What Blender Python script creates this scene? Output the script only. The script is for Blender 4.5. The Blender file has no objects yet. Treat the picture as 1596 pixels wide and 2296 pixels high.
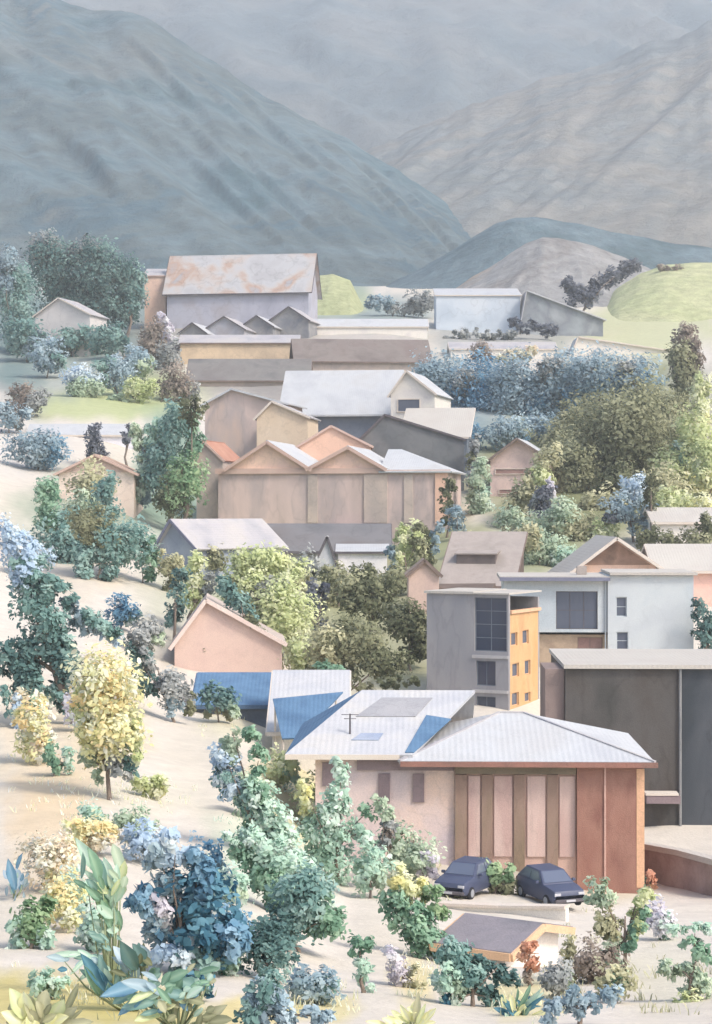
import bpy, bmesh, math, random
import numpy as np
from mathutils import Vector, Matrix, noise as mnoise

random.seed(7)
RNG = np.random.default_rng(7)
scene = bpy.context.scene
C = scene.collection

# ------------------------------------------------------------------ camera, light, exposure
CAM_Z = 20.0
VFOV = math.radians(30.0)
K = 2 * math.tan(VFOV / 2) / 2296.0            # metres per reading unit, per metre of distance
cam_data = bpy.data.cameras.new('camera')
cam = bpy.data.objects.new('camera', cam_data)
C.objects.link(cam)
cam.location = (0, 0, CAM_Z)
cam.rotation_euler = (math.radians(90), 0, 0)
cam_data.sensor_fit = 'VERTICAL'
cam_data.angle = VFOV
cam_data.clip_start = 0.5
cam_data.clip_end = 9000
scene.camera = cam

SUN_EL, SUN_AZ = math.radians(46), math.radians(128)   # azimuth from +Y (away) clockwise: from the right, a little behind us
to_sun = Vector((math.sin(SUN_AZ) * math.cos(SUN_EL), math.cos(SUN_AZ) * math.cos(SUN_EL), math.sin(SUN_EL)))
world = bpy.data.worlds.new('World')
scene.world = world
world.use_nodes = True
wn = world.node_tree
bg = wn.nodes['Background']
sky = wn.nodes.new('ShaderNodeTexSky')
sky.sky_type = 'NISHITA'
sky.sun_disc = False
sky.sun_elevation = SUN_EL
sky.sun_rotation = SUN_AZ
sky.air_density = 1.0
sky.dust_density = 3.0
sky.ozone_density = 1.0
wn.links.new(sky.outputs[0], bg.inputs[0])
bg.inputs[1].default_value = 0.15
sun_data = bpy.data.lights.new('sun', 'SUN')
sun_data.energy = 1.5
sun_data.angle = math.radians(12)
sun_data.color = (1.0, 0.94, 0.85)
sun = bpy.data.objects.new('sun', sun_data)
C.objects.link(sun)
sun.rotation_euler = to_sun.to_track_quat('Z', 'Y').to_euler()
sun.location = (60, -40, 160)
vs = scene.view_settings
vs.view_transform = 'Standard'
vs.look = 'None'
vs.gamma = 1.0
vs.use_curve_mapping = False
vs.exposure = 0.8
scene.cycles.use_denoising = True
scene.cycles.max_bounces = 6
scene.cycles.diffuse_bounces = 3
scene.cycles.glossy_bounces = 2
scene.cycles.transmission_bounces = 3
scene.cycles.volume_bounces = 1
scene.cycles.caustics_reflective = False
scene.cycles.caustics_refractive = False

# ------------------------------------------------------------------ helpers
def P(px, py, Y):
    """World point at distance Y that lies on the sight line of a reading taken off the photograph."""
    return Vector(((px - 798) * K * Y, Y, CAM_Z - (py - 1148) * K * Y))

def lin(c):
    c = c / 255.0
    return c / 12.92 if c <= 0.04045 else ((c + 0.055) / 1.055) ** 2.4

def alb(rgb, f):
    return tuple(min(0.86, max(0.012, lin(v) / f)) for v in rgb) + (1.0,)

F_WALL, F_ROOF, F_LEAF, F_GROUND, F_FAR = 0.92, 1.5, 0.66, 1.38, 2.45

def tag(o, label=None, cat=None, group=None, kind=None):
    if label: o['label'] = label
    if cat: o['category'] = cat
    if group: o['group'] = group
    if kind: o['kind'] = kind
    return o

def empty(name, loc, rz=0.0):
    o = bpy.data.objects.new(name, None)
    C.objects.link(o)
    o.empty_display_size = 0.3
    o.location = loc
    o.rotation_euler = (0, 0, rz)
    return o

class MB:
    def __init__(self):
        self.v, self.f = [], []
    def add(self, vs_, fs_):
        n = len(self.v)
        self.v += [tuple(p) for p in vs_]
        self.f += [tuple(i + n for i in f) for f in fs_]
    def box(self, x0, x1, y0, y1, z0, z1):
        self.add([(x0,y0,z0),(x1,y0,z0),(x1,y1,z0),(x0,y1,z0),(x0,y0,z1),(x1,y0,z1),(x1,y1,z1),(x0,y1,z1)],
                 [(3,2,1,0),(4,5,6,7),(0,1,5,4),(1,2,6,5),(2,3,7,6),(3,0,4,7)])
    def prism(self, poly, y0, y1):
        """poly: (x, z) counter-clockwise seen from the front."""
        n = len(poly)
        self.add([(x,y0,z) for x,z in poly] + [(x,y1,z) for x,z in poly],
                 [tuple(range(n)), tuple(range(2*n-1, n-1, -1))] + [(i, i+n, (i+1)%n+n, (i+1)%n) for i in range(n)])
    def slab(self, pts, t):
        """a sheet with thickness t below the polygon pts (counter-clockwise seen from above)."""
        pts = [Vector(p) for p in pts]
        nrm = (pts[1]-pts[0]).cross(pts[2]-pts[0]).normalized()
        n = len(pts)
        self.add(pts + [p - nrm*t for p in pts],
                 [tuple(range(n)), tuple(range(2*n-1, n-1, -1))] + [(i, i+n, (i+1)%n+n, (i+1)%n) for i in range(n)])
    def bar(self, a, b, w, h):
        """a rectangular bar between two points, w wide and h high."""
        a, b = Vector(a), Vector(b)
        d = (b-a).normalized()
        up = Vector((0,0,1)) if abs(d.z) < 0.95 else Vector((0,1,0))
        s = d.cross(up).normalized()*w/2
        u = s.cross(d).normalized()*h/2
        q = [a-s-u, a+s-u, a+s+u, a-s+u, b-s-u, b+s-u, b+s+u, b-s+u]
        self.add(q, [(0,1,2,3),(7,6,5,4),(0,4,5,1),(1,5,6,2),(2,6,7,3),(3,7,4,0)])
    def tube(self, pts, rad, n=7):
        pts = [Vector(p) for p in pts]
        vs_, fs_ = [], []
        for i, p in enumerate(pts):
            d = (pts[min(i+1, len(pts)-1)] - pts[max(i-1, 0)]).normalized()
            s = d.cross(Vector((0.13, 1, 0.07))).normalized()
            u = s.cross(d)
            for k in range(n):
                a = 2*math.pi*k/n
                vs_.append(p + (s*math.cos(a) + u*math.sin(a))*rad[i])
        for i in range(len(pts)-1):
            for k in range(n):
                fs_.append((i*n+k, i*n+(k+1)%n, (i+1)*n+(k+1)%n, (i+1)*n+k))
        fs_.append(tuple(range(n-1, -1, -1)))
        fs_.append(tuple(range((len(pts)-1)*n, len(pts)*n)))
        self.add(vs_, fs_)
    def lathe(self, prof, c=(0,0,0), n=20, axis='z'):
        vs_, fs_ = [], []
        for r, h in prof:
            for k in range(n):
                a = 2*math.pi*k/n
                q = (r*math.cos(a), r*math.sin(a), h) if axis == 'z' else (r*math.cos(a), h, r*math.sin(a))
                vs_.append((c[0]+q[0], c[1]+q[1], c[2]+q[2]))
        for i in range(len(prof)-1):
            for k in range(n):
                fs_.append((i*n+k, i*n+(k+1)%n, (i+1)*n+(k+1)%n, (i+1)*n+k))
        fs_.append(tuple(range(n-1,-1,-1))); fs_.append(tuple(range((len(prof)-1)*n, len(prof)*n)))
        self.add(vs_, fs_)
    def build(self, name, mat, parent=None, smooth=False, bevel=0):
        me = bpy.data.meshes.new(name)
        me.from_pydata(self.v, [], self.f)
        bm = bmesh.new(); bm.from_mesh(me)
        bmesh.ops.recalc_face_normals(bm, faces=bm.faces)
        bm.to_mesh(me); bm.free()
        me.materials.append(mat)
        if smooth:
            me.polygons.foreach_set('use_smooth', [True]*len(me.polygons))
        o = bpy.data.objects.new(name, me)
        C.objects.link(o)
        if bevel:
            b = o.modifiers.new('bevel', 'BEVEL'); b.width = bevel; b.segments = 2; b.limit_method = 'ANGLE'
        if parent: o.parent = parent
        return o

# ------------------------------------------------------------------ materials
_mats = {}
def nodes_of(name):
    m = bpy.data.materials.new(name)
    m.use_nodes = True
    nt = m.node_tree
    b = nt.nodes['Principled BSDF']
    b.inputs['Roughness'].default_value = 0.9
    b.inputs['Specular IOR Level'].default_value = 0.15
    return m, nt, b

def wash(name, cols, f=F_WALL, scale=0.35, streak=1.0, rough=0.9, edge=0.10, bump=0.25, fine=18.0, wave=None):
    """Weathered painted surface: broad patches of its colours with soft tide marks, vertical runs and a fine grain."""
    key = ('wash', name)
    if key in _mats: return _mats[key]
    m, nt, b = nodes_of(name)
    N, L = nt.nodes, nt.links
    b.inputs['Roughness'].default_value = rough
    tc = N.new('ShaderNodeTexCoord')
    geo = N.new('ShaderNodeObjectInfo')
    add = N.new('ShaderNodeVectorMath'); add.operation = 'ADD'
    mul = N.new('ShaderNodeVectorMath'); mul.operation = 'SCALE'; mul.inputs['Scale'].default_value = 37.0
    comb = N.new('ShaderNodeCombineXYZ')
    for i in range(3): L.new(geo.outputs['Random'], comb.inputs[i])
    L.new(comb.outputs[0], mul.inputs[0])
    L.new(tc.outputs['Object'], add.inputs[0]); L.new(mul.outputs[0], add.inputs[1])
    mp = N.new('ShaderNodeMapping'); mp.inputs['Scale'].default_value = (1, 1, 1/streak)
    L.new(add.outputs[0], mp.inputs[0])
    n1 = N.new('ShaderNodeTexNoise'); n1.inputs['Scale'].default_value = scale; n1.inputs['Detail'].default_value = 5
    n1.inputs['Distortion'].default_value = 0.35
    L.new(mp.outputs[0], n1.inputs['Vector'])
    r = N.new('ShaderNodeValToRGB')
    els = r.color_ramp.elements
    k = len(cols)
    pos = [0.5] if k == 1 else [0.33 + 0.34*i/(k-1) for i in range(k)]
    while len(els) < max(k, 2): els.new(0.5)
    for i in range(max(k, 2)):
        els[i].position = pos[min(i, k-1)] if k > 1 else (0.3 + 0.4*i)
        els[i].color = alb(cols[min(i, k-1)], f)
    L.new(n1.outputs['Fac'], r.inputs[0])
    # tide marks: a thin line where the broad patches change
    n2 = N.new('ShaderNodeTexNoise'); n2.inputs['Scale'].default_value = scale*1.7; n2.inputs['Detail'].default_value = 3
    L.new(mp.outputs[0], n2.inputs['Vector'])
    e = N.new('ShaderNodeValToRGB'); ee = e.color_ramp.elements
    ee[0].position = 0.50; ee[0].color = (1,1,1,1); ee[1].position = 0.56; ee[1].color = (1,1,1,1)
    x = ee.new(0.525); x.color = (1-edge*1.1,)*3 + (1,)
    x = ee.new(0.535); x.color = (1-edge*.55,)*3 + (1,)
    L.new(n2.outputs['Fac'], e.inputs[0])
    mx = N.new('ShaderNodeMix'); mx.data_type = 'RGBA'; mx.blend_type = 'MULTIPLY'; mx.inputs[0].default_value = 1.0
    L.new(r.outputs[0], mx.inputs[6]); L.new(e.outputs[0], mx.inputs[7])
    n3 = N.new('ShaderNodeTexNoise'); n3.inputs['Scale'].default_value = fine; n3.inputs['Detail'].default_value = 3
    L.new(add.outputs[0], n3.inputs['Vector'])
    g = N.new('ShaderNodeMapRange'); g.inputs[1].default_value = 0.3; g.inputs[2].default_value = 0.7
    g.inputs[3].default_value = 0.9; g.inputs[4].default_value = 1.08
    L.new(n3.outputs['Fac'], g.inputs[0])
    mx2 = N.new('ShaderNodeMix'); mx2.data_type = 'RGBA'; mx2.blend_type = 'MULTIPLY'; mx2.inputs[0].default_value = 1.0
    L.new(mx.outputs[2], mx2.inputs[6]); L.new(g.outputs[0], mx2.inputs[7])
    L.new(mx2.outputs[2], b.inputs['Base Color'])
    bp = N.new('ShaderNodeBump'); bp.inputs['Strength'].default_value = bump; bp.inputs['Distance'].default_value = 0.05
    L.new(n3.outputs['Fac'], bp.inputs['Height'])
    if wave:
        w = N.new('ShaderNodeTexWave'); w.bands_direction = 'X'; w.inputs['Scale'].default_value = wave
        w.inputs['Distortion'].default_value = 0.2
        L.new(tc.outputs['Object'], w.inputs['Vector'])
        bp2 = N.new('ShaderNodeBump'); bp2.inputs['Strength'].default_value = 0.16; bp2.inputs['Distance'].default_value = 0.06
        L.new(w.outputs['Fac'], bp2.inputs['Height']); L.new(bp.outputs[0], bp2.inputs['Normal'])
        L.new(bp2.outputs[0], b.inputs['Normal'])
    else:
        L.new(bp.outputs[0], b.inputs['Normal'])
    _mats[key] = m
    return m

def soft(c, s=0.74):
    g = 0.3*c[0] + 0.55*c[1] + 0.15*c[2]
    return tuple(g + (v-g)*s for v in c)

def leaf_mat(key, dark, mid, light):
    dark, mid, light = soft(dark), soft(mid), soft(light)
    k = ('leaf', key)
    if k in _mats: return _mats[k]
    m = bpy.data.materials.new(key + '_leaf')
    m.use_nodes = True
    nt = m.node_tree; N, L = nt.nodes, nt.links
    for n in list(N): N.remove(n)
    out = N.new('ShaderNodeOutputMaterial')
    at = N.new('ShaderNodeAttribute'); at.attribute_name = 'tint'
    r = N.new('ShaderNodeValToRGB'); e = r.color_ramp.elements
    e[0].position = 0.1; e[0].color = alb(dark, F_LEAF)
    e[1].position = 0.9; e[1].color = alb(light, F_LEAF)
    x = e.new(0.5); x.color = alb(mid, F_LEAF)
    L.new(at.outputs['Fac'], r.inputs[0])
    d = N.new('ShaderNodeBsdfDiffuse'); t = N.new('ShaderNodeBsdfTranslucent')
    mx = N.new('ShaderNodeMixShader'); mx.inputs[0].default_value = 0.38
    L.new(r.outputs[0], d.inputs[0]); L.new(r.outputs[0], t.inputs[0])
    L.new(d.outputs[0], mx.inputs[1]); L.new(t.outputs[0], mx.inputs[2])
    L.new(mx.outputs[0], out.inputs[0])
    _mats[k] = m
    return m

# ------------------------------------------------------------------ terrain (one sheet)
COLS = {
    -300: [(30,2420),(60,2040),(100,1640),(140,1340),(190,1130),(230,1000),(290,920),(380,830),(460,740),(560,640),(700,560)],
     150: [(28,2380),(45,2190),(62,1960),(85,1740),(105,1610),(140,1420),(190,1235),(230,1110),(285,950),(380,835),(460,735),(560,650),(700,600)],
     480: [(28,2380),(45,2200),(62,2010),(85,1790),(110,1650),(128,1570),(165,1390),(200,1260),(235,1190),(290,1010),(350,870),(400,775),(460,718),(560,650),(700,620)],
     800: [(28,2380),(45,2230),(60,2130),(78,2020),(92,1955),(110,1790),(130,1640),(160,1440),(190,1330),(235,1230),(270,1090),(320,930),(375,820),(430,735),(560,660),(700,640)],
    1100: [(28,2380),(45,2250),(62,2150),(80,2040),(92,1970),(112,1790),(135,1620),(165,1400),(180,1320),(220,1200),(265,1060),(320,930),(380,820),(440,745),(560,660),(700,640)],
    1400: [(28,2380),(45,2240),(62,2150),(80,2065),(92,2005),(112,1905),(135,1700),(160,1480),(180,1350),(220,1190),(265,1060),(320,920),(390,800),(450,745),(560,640),(700,620)],
    1900: [(28,2380),(45,2220),(62,2140),(80,2070),(92,2015),(112,1905),(135,1690),(160,1470),(180,1340),(220,1160),(265,1010),(320,880),(390,780),(450,720),(560,600),(700,560)],
}
_cp = sorted(COLS)
_Yg = np.arange(0, 901, 1.0)
_tab = []
for cpx in _cp:
    ys = [0, 14] + [a for a, b in COLS[cpx]] + [900]
    zs = [14.6, 13.6] + [CAM_Z - (b - 1148)*K*a for a, b in COLS[cpx]]
    zs.append(zs[-1] + (12 if cpx < 900 else 20))
    z = np.interp(_Yg, ys, zs)
    for w in (5, 9):
        kz = np.convolve(np.pad(z, w, mode='edge'), np.ones(2*w+1)/(2*w+1), mode='valid')
        mixw = np.clip((_Yg-20)/60, 0, 1)
        z = z*(1-mixw) + kz*mixw
    _tab.append(z)
_tab = np.array(_tab)

def gz(px, Y):
    """ground height under a reading column at distance Y"""
    Y = min(max(Y, 0), 900)
    px = min(max(px, _cp[0]), _cp[-1])
    j = min(max(int(np.searchsorted(_cp, px)) - 1, 0), len(_cp)-2)
    t = (px - _cp[j])/(_cp[j+1]-_cp[j]); t = t*t*(3-2*t)
    i = min(int(Y), 899); u = Y - i
    a = _tab[j][i]*(1-u) + _tab[j][i+1]*u
    b = _tab[j+1][i]*(1-u) + _tab[j+1][i+1]*u
    X = (px-798)*K*max(Y, 20)
    n = mnoise.noise(Vector((X*0.09, Y*0.09, 3.1)))*0.35 + mnoise.noise(Vector((X*0.35, Y*0.35, 7.7)))*0.12
    return a*(1-t) + b*t + n*min(1.0, Y/60)

def yg(px, py):
    """distance at which the ground meets the sight line of a reading"""
    Y = 22.0
    while Y < 890:
        if CAM_Z - (py-1148)*K*Y <= gz(px, Y): return Y
        Y += 1.0
    return 890.0

# soft patches of dry grass, sand and herbs lying on the ground: (px, py, rx, ry, colour, strength)
PATCH = [
 (150,1700,170,160,(240,220,184),.7),(240,1600,120,190,(238,220,184),.7),(110,1800,130,130,(241,216,180),.7),
 (110,1880,110,150,(242,218,182),.8),(130,2050,60,80,(242,222,192),.6),(60,1580,70,120,(242,220,190),.6),
 (330,1790,150,60,(234,226,200),.5),(100,2245,360,80,(226,210,140),.9),(330,2265,200,60,(222,208,138),.85),(560,2270,160,40,(240,220,150),.7),
 (170,1300,80,70,(240,222,194),.5),(250,1290,40,40,(240,220,188),.5),(520,1600,100,90,(234,226,186),.7),
 (640,1800,110,170,(240,226,160),.75),(560,1880,120,90,(205,222,190),.5),(660,1960,130,120,(190,214,186),.6),(480,2030,120,110,(200,216,200),.5),
 (720,2260,120,40,(238,222,150),.6),(930,2200,60,70,(240,222,160),.7),(1180,2240,120,60,(240,226,160),.6),(1340,1990,140,50,(236,222,180),.5),
 (1480,2180,140,110,(230,226,194),.35),(1540,1995,90,50,(214,202,196),.4),
 (40,860,80,60,(180,176,170),.8),(200,905,220,50,(206,212,158),.95),(330,870,160,70,(196,204,150),.9),(120,840,140,70,(170,180,170),.7),
 (330,760,120,120,(160,158,150),.8),(500,790,140,60,(200,184,158),.7),(800,770,200,50,(206,198,190),.8),(560,740,200,60,(176,170,160),.8),(700,880,200,60,(164,156,150),.8),(1020,1010,90,80,(150,168,172),.8),(640,850,260,60,(170,164,158),.8),
 (850,700,220,50,(150,168,168),.8),(1150,740,260,60,(176,178,174),.8),(1450,740,200,90,(214,216,168),.8),
 (760,660,90,60,(206,212,164),.9),(600,640,300,40,(150,168,168),.8),(1380,900,300,110,(146,152,120),.9),(1300,1060,320,190,(142,146,106),.95),(1520,1090,120,150,(196,194,134),.9),
 (1000,900,200,120,(150,170,176),.8),(650,1300,280,150,(190,194,146),.85),(850,1420,240,180,(164,166,124),.9),(980,1230,150,130,(168,172,130),.9),(1200,1240,140,70,(160,168,128),.9),
 (200,1150,200,130,(170,184,160),.75),(380,1080,110,200,(150,176,156),.85),(430,1330,140,140,(186,190,160),.7),(390,1440,60,90,(206,198,182),.7),
 (60,1010,110,90,(226,222,216),.5),(200,680,160,170,(132,158,156),.9),(30,700,90,260,(130,152,150),.9),(960,1740,300,120,(180,170,150),.5),(1120,1960,150,30,(170,166,146),.5),
]
def ground_colour(px, py, X, Y):
    c = np.array((238, 228, 213), float)
    n1 = mnoise.noise(Vector((px*0.02, py*0.02, 1.3)))
    n2 = mnoise.noise(Vector((px*0.06, py*0.06, 5.3)))
    n3 = mnoise.noise(Vector((px*0.006, py*0.006, 9.3)))
    c += n3*np.array((4, 5, 10))
    for (x, y, rx, ry, col, s) in PATCH:
        d = math.hypot((px-x)/rx, (py-y)/ry) + 0.28*n1 + 0.12*n2
        if d < 1.0:
            w = min(1.0, (1.0-d)/0.5)
            c += (np.array(col, float) - c)*(w*s*(.8 if 1250 < py < 2150 else 1))
    return c
def build_ground():
    pxs = list(np.arange(-180, 1781, 14.0))
    ext = [3, 10, 25, 60, 140, 320, 700]
    rows = [-30, -10] + list(np.arange(4, 30, 3.0)) + list(np.arange(30, 100, 0.8)) + list(np.arange(100, 240, 1.6)) + list(np.arange(240, 500, 4.0)) + list(np.arange(500, 901, 20.0))
    ncol = len(pxs) + 2*len(ext)
    V, COL = [], []
    for Y in rows:
        Ye = max(Y, 24.0)
        line = []
        for px in pxs:
            X = (px-798)*K*Ye
            z = gz(px, max(Y, 0))
            py = 1148 + (CAM_Z - z)/(K*Ye)
            line.append(((X, Y, z), ground_colour(px, py, X, Y)))
        L = line[0]; R = line[-1]
        left = [((L[0][0]-d, Y, L[0][2] + 0.03*d + mnoise.noise(Vector((d*.05, Y*.03, 2)))*min(d*.05, 4)), L[1]) for d in reversed(ext)]
        right = [((R[0][0]+d, Y, R[0][2] + 0.03*d + mnoise.noise(Vector((d*.05, Y*.03, 8)))*min(d*.05, 4)), R[1]) for d in ext]
        for p, c in left + line + right:
            V.append(p); COL.append(c)
    F = []
    for j in range(len(rows)-1):
        for i in range(ncol-1):
            a = j*ncol+i
            F.append((a, a+1, a+ncol+1, a+ncol))
    me = bpy.data.meshes.new('ground')
    me.from_pydata(V, [], F)
    at = me.color_attributes.new('herb', 'FLOAT_COLOR', 'POINT')
    arr = np.ones((len(V), 4), dtype=np.float32)
    cc = np.array(COL)/255.0
    arr[:, :3] = np.where(cc <= 0.04045, cc/12.92, ((cc+0.055)/1.055)**2.4)/F_GROUND
    at.data.foreach_set('color', arr.ravel())
    me.polygons.foreach_set('use_smooth', [True]*len(me.polygons))
    m, nt, b = nodes_of('dry_earth')
    N, Lk = nt.nodes, nt.links
    a = N.new('ShaderNodeAttribute'); a.attribute_name = 'herb'
    tc = N.new('ShaderNodeTexCoord')
    n = N.new('ShaderNodeTexNoise'); n.inputs['Scale'].default_value = 0.9; n.inputs['Detail'].default_value = 8; n.inputs['Roughness'].default_value = 0.65
    Lk.new(tc.outputs['Object'], n.inputs['Vector'])
    g = N.new('ShaderNodeMapRange'); g.inputs[1].default_value = 0.3; g.inputs[2].default_value = 0.7; g.inputs[3].default_value = 0.90; g.inputs[4].default_value = 1.07
    Lk.new(n.outputs['Fac'], g.inputs[0])
    mx = N.new('ShaderNodeMix'); mx.data_type = 'RGBA'; mx.blend_type = 'MULTIPLY'; mx.inputs[0].default_value = 1
    Lk.new(a.outputs['Color'], mx.inputs[6]); Lk.new(g.outputs[0], mx.inputs[7])
    Lk.new(mx.outputs[2], b.inputs['Base Color'])
    n2 = N.new('ShaderNodeTexNoise'); n2.inputs['Scale'].default_value = 5; n2.inputs['Detail'].default_value = 6
    Lk.new(tc.outputs['Object'], n2.inputs['Vector'])
    bp = N.new('ShaderNodeBump'); bp.inputs['Strength'].default_value = 0.35; bp.inputs['Distance'].default_value = 0.12
    Lk.new(n2.outputs['Fac'], bp.inputs['Height']); Lk.new(bp.outputs[0], b.inputs['Normal'])
    me.materials.append(m)
    o = bpy.data.objects.new('ground', me); C.objects.link(o)
    tag(o, 'pale dry hillside with washes of yellow grass and green herbs', None, None, 'structure')
build_ground()

# ------------------------------------------------------------------ mountains
def rock_mat(name, cols, scale, f=F_FAR, stretch=(1, 1, 0.45), patch=None):
    m, nt, b = nodes_of(name)
    N, L = nt.nodes, nt.links
    tc = N.new('ShaderNodeTexCoord')
    mp = N.new('ShaderNodeMapping'); mp.inputs['Scale'].default_value = stretch
    mp.inputs['Rotation'].default_value = (0, math.radians(24), 0)
    L.new(tc.outputs['Object'], mp.inputs[0])
    n = N.new('ShaderNodeTexNoise'); n.inputs['Scale'].default_value = scale; n.inputs['Detail'].default_value = 7
    n.inputs['Roughness'].default_value = 0.6; n.inputs['Distortion'].default_value = 1.2
    L.new(mp.outputs[0], n.inputs['Vector'])
    r = N.new('ShaderNodeValToRGB'); e = r.color_ramp.elements
    while len(e) < len(cols): e.new(0.5)
    for i, c in enumerate(cols):
        e[i].position = 0.32 + 0.36*i/(len(cols)-1); e[i].color = alb(c, f)
    L.new(n.outputs['Fac'], r.inputs[0])
    n0 = N.new('ShaderNodeTexNoise'); n0.inputs['Scale'].default_value = scale*0.4; n0.inputs['Detail'].default_value = 4; n0.inputs['Distortion'].default_value = .6
    L.new(tc.outputs['Object'], n0.inputs['Vector'])
    g0 = N.new('ShaderNodeMapRange'); g0.inputs[1].default_value = .52; g0.inputs[2].default_value = .66; g0.inputs[3].default_value = 0; g0.inputs[4].default_value = .5
    L.new(n0.outputs['Fac'], g0.inputs[0])
    m0 = N.new('ShaderNodeMix'); m0.data_type = 'RGBA'; m0.inputs[7].default_value = alb(patch or cols[-1], f)
    L.new(g0.outputs[0], m0.inputs[0]); L.new(r.outputs[0], m0.inputs[6])
    n2 = N.new('ShaderNodeTexNoise'); n2.inputs['Scale'].default_value = scale*9; n2.inputs['Detail'].default_value = 9; n2.inputs['Roughness'].default_value = .68
    L.new(mp.outputs[0], n2.inputs['Vector'])
    g = N.new('ShaderNodeMapRange'); g.inputs[1].default_value = 0.3; g.inputs[2].default_value = 0.7; g.inputs[3].default_value = 0.76; g.inputs[4].default_value = 1.22
    L.new(n2.outputs['Fac'], g.inputs[0])
    mx = N.new('ShaderNodeMix'); mx.data_type = 'RGBA'; mx.blend_type = 'MULTIPLY'; mx.inputs[0].default_value = 1
    L.new(m0.outputs[2], mx.inputs[6]); L.new(g.outputs[0], mx.inputs[7])
    L.new(mx.outputs[2], b.inputs['Base Color'])
    bp = N.new('ShaderNodeBump'); bp.inputs['Strength'].default_value = .55; bp.inputs['Distance'].default_value = .06/scale
    L.new(n2.outputs['Fac'], bp.inputs['Height']); L.new(bp.outputs[0], b.inputs['Normal'])
    return m

def ridge(name, label, sil, Yf, Yr, foot, mat, gully=0.05, seed=0.0, nu=220, nv=70, lean=0.0, prof=1.0, freq=1.0):
    """A hill or mountain flank from its foot (distance Yf) up to a skyline read off the photograph (distance Yr), with its back slope."""
    xs = [p[0] for p in sil]; ys = [p[1] for p in sil]
    us = np.linspace(xs[0], xs[-1], nu)
    V, F = [], []
    vv = list(np.linspace(0, 1, nv)) + [1.06, 1.2, 1.5]
    for v in vv:
        for px in us:
            top = np.interp(px, xs, ys) + (mnoise.noise(Vector((px*0.012, seed, 0)))*14 + mnoise.noise(Vector((px*0.04, seed, 4)))*7)*min(1, (Yf-380)/500)
            if callable(Yr): yr = Yr(px)
            else: yr = Yr
            zt = CAM_Z - (top-1148)*K*yr
            ft = foot(px) if callable(foot) else foot
            zf = CAM_Z - (ft-1148)*K*Yf
            Y = Yf + (yr-Yf)*v
            q = min(v, 1.0)
            z = zf + (zt-zf)*q**prof if v <= 1 else zt - (v-1)*(zt-zf)*0.9
            X = (px-798)*K*Y
            h = abs(zt-zf) + 1
            w = math.sin(math.pi*min(max(q, 0.0), 1.0))*0.85 + 0.15 if v <= 1 else 0.3
            s = 5.0*freq/h
            a = X + lean*(z-zf)
            rn = 1 - abs(mnoise.noise(Vector((a*s, z*s*0.30, seed))))*2
            rn2 = 1 - abs(mnoise.noise(Vector((a*s*2.3, z*s*0.7, seed+9))))*2
            rn3 = mnoise.noise(Vector((a*s*6, z*s*3, seed+19)))
            d = gully*h*(rn*0.8 + rn2*0.4 + rn3*0.15 - 0.5)*w
            V.append((X, Y - d*0.7, z + d*0.35*(1 if 0 < v else 0)))
    n = len(us)
    for j in range(len(vv)-1):
        for i in range(n-1):
            F.append((j*n+i, j*n+i+1, (j+1)*n+i+1, (j+1)*n+i))
    me = bpy.data.meshes.new(name)
    me.from_pydata(V, [], F)
    me.polygons.foreach_set('use_smooth', [True]*len(me.polygons))
    me.materials.append(mat)
    o = bpy.data.objects.new(name, me); C.objects.link(o)
    tag(o, label, None, None, 'structure')
    return o

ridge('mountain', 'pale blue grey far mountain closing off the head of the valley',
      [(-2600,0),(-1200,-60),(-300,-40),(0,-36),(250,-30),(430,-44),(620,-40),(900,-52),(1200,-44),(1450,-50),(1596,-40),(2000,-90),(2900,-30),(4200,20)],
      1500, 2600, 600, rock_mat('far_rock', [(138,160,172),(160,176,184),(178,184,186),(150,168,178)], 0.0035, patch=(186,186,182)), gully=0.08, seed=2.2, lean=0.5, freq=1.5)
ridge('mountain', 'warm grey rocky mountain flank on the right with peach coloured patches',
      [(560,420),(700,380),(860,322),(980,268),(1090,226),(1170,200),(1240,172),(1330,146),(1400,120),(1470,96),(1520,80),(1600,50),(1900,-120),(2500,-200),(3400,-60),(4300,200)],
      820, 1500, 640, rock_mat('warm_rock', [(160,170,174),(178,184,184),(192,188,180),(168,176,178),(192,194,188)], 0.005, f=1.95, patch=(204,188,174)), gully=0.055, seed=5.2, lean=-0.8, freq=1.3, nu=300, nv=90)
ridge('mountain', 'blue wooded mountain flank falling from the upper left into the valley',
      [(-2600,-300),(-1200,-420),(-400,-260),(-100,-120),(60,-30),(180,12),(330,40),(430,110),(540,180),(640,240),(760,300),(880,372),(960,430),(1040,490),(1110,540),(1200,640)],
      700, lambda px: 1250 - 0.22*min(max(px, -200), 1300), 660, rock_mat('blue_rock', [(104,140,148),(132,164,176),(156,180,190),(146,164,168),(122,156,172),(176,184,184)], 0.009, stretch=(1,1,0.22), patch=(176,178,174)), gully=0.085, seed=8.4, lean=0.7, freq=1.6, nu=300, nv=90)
ridge('hill', 'dark blue green spur running down from the right behind the town',
      [(640,720),(740,690),(830,655),(930,610),(1010,560),(1080,520),(1140,488),(1200,486),(1280,500),(1380,520),(1480,540),(1600,560),(2100,600),(2600,700)],
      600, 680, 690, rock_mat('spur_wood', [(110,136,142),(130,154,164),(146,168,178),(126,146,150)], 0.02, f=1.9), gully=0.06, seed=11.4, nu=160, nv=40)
ridge('hill', 'grey lilac rocky knoll above the pale blue house',
      [(930,720),(1000,660),(1060,620),(1120,585),(1180,545),(1215,532),(1260,536),(1330,552),(1400,575),(1450,600),(1520,640),(1640,700)],
      500, 560, 700, rock_mat('knoll_rock', [(156,150,146),(180,178,176),(192,190,188),(204,188,172)], 0.03, f=1.6), gully=0.05, seed=14.4, nu=120, nv=40)
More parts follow.
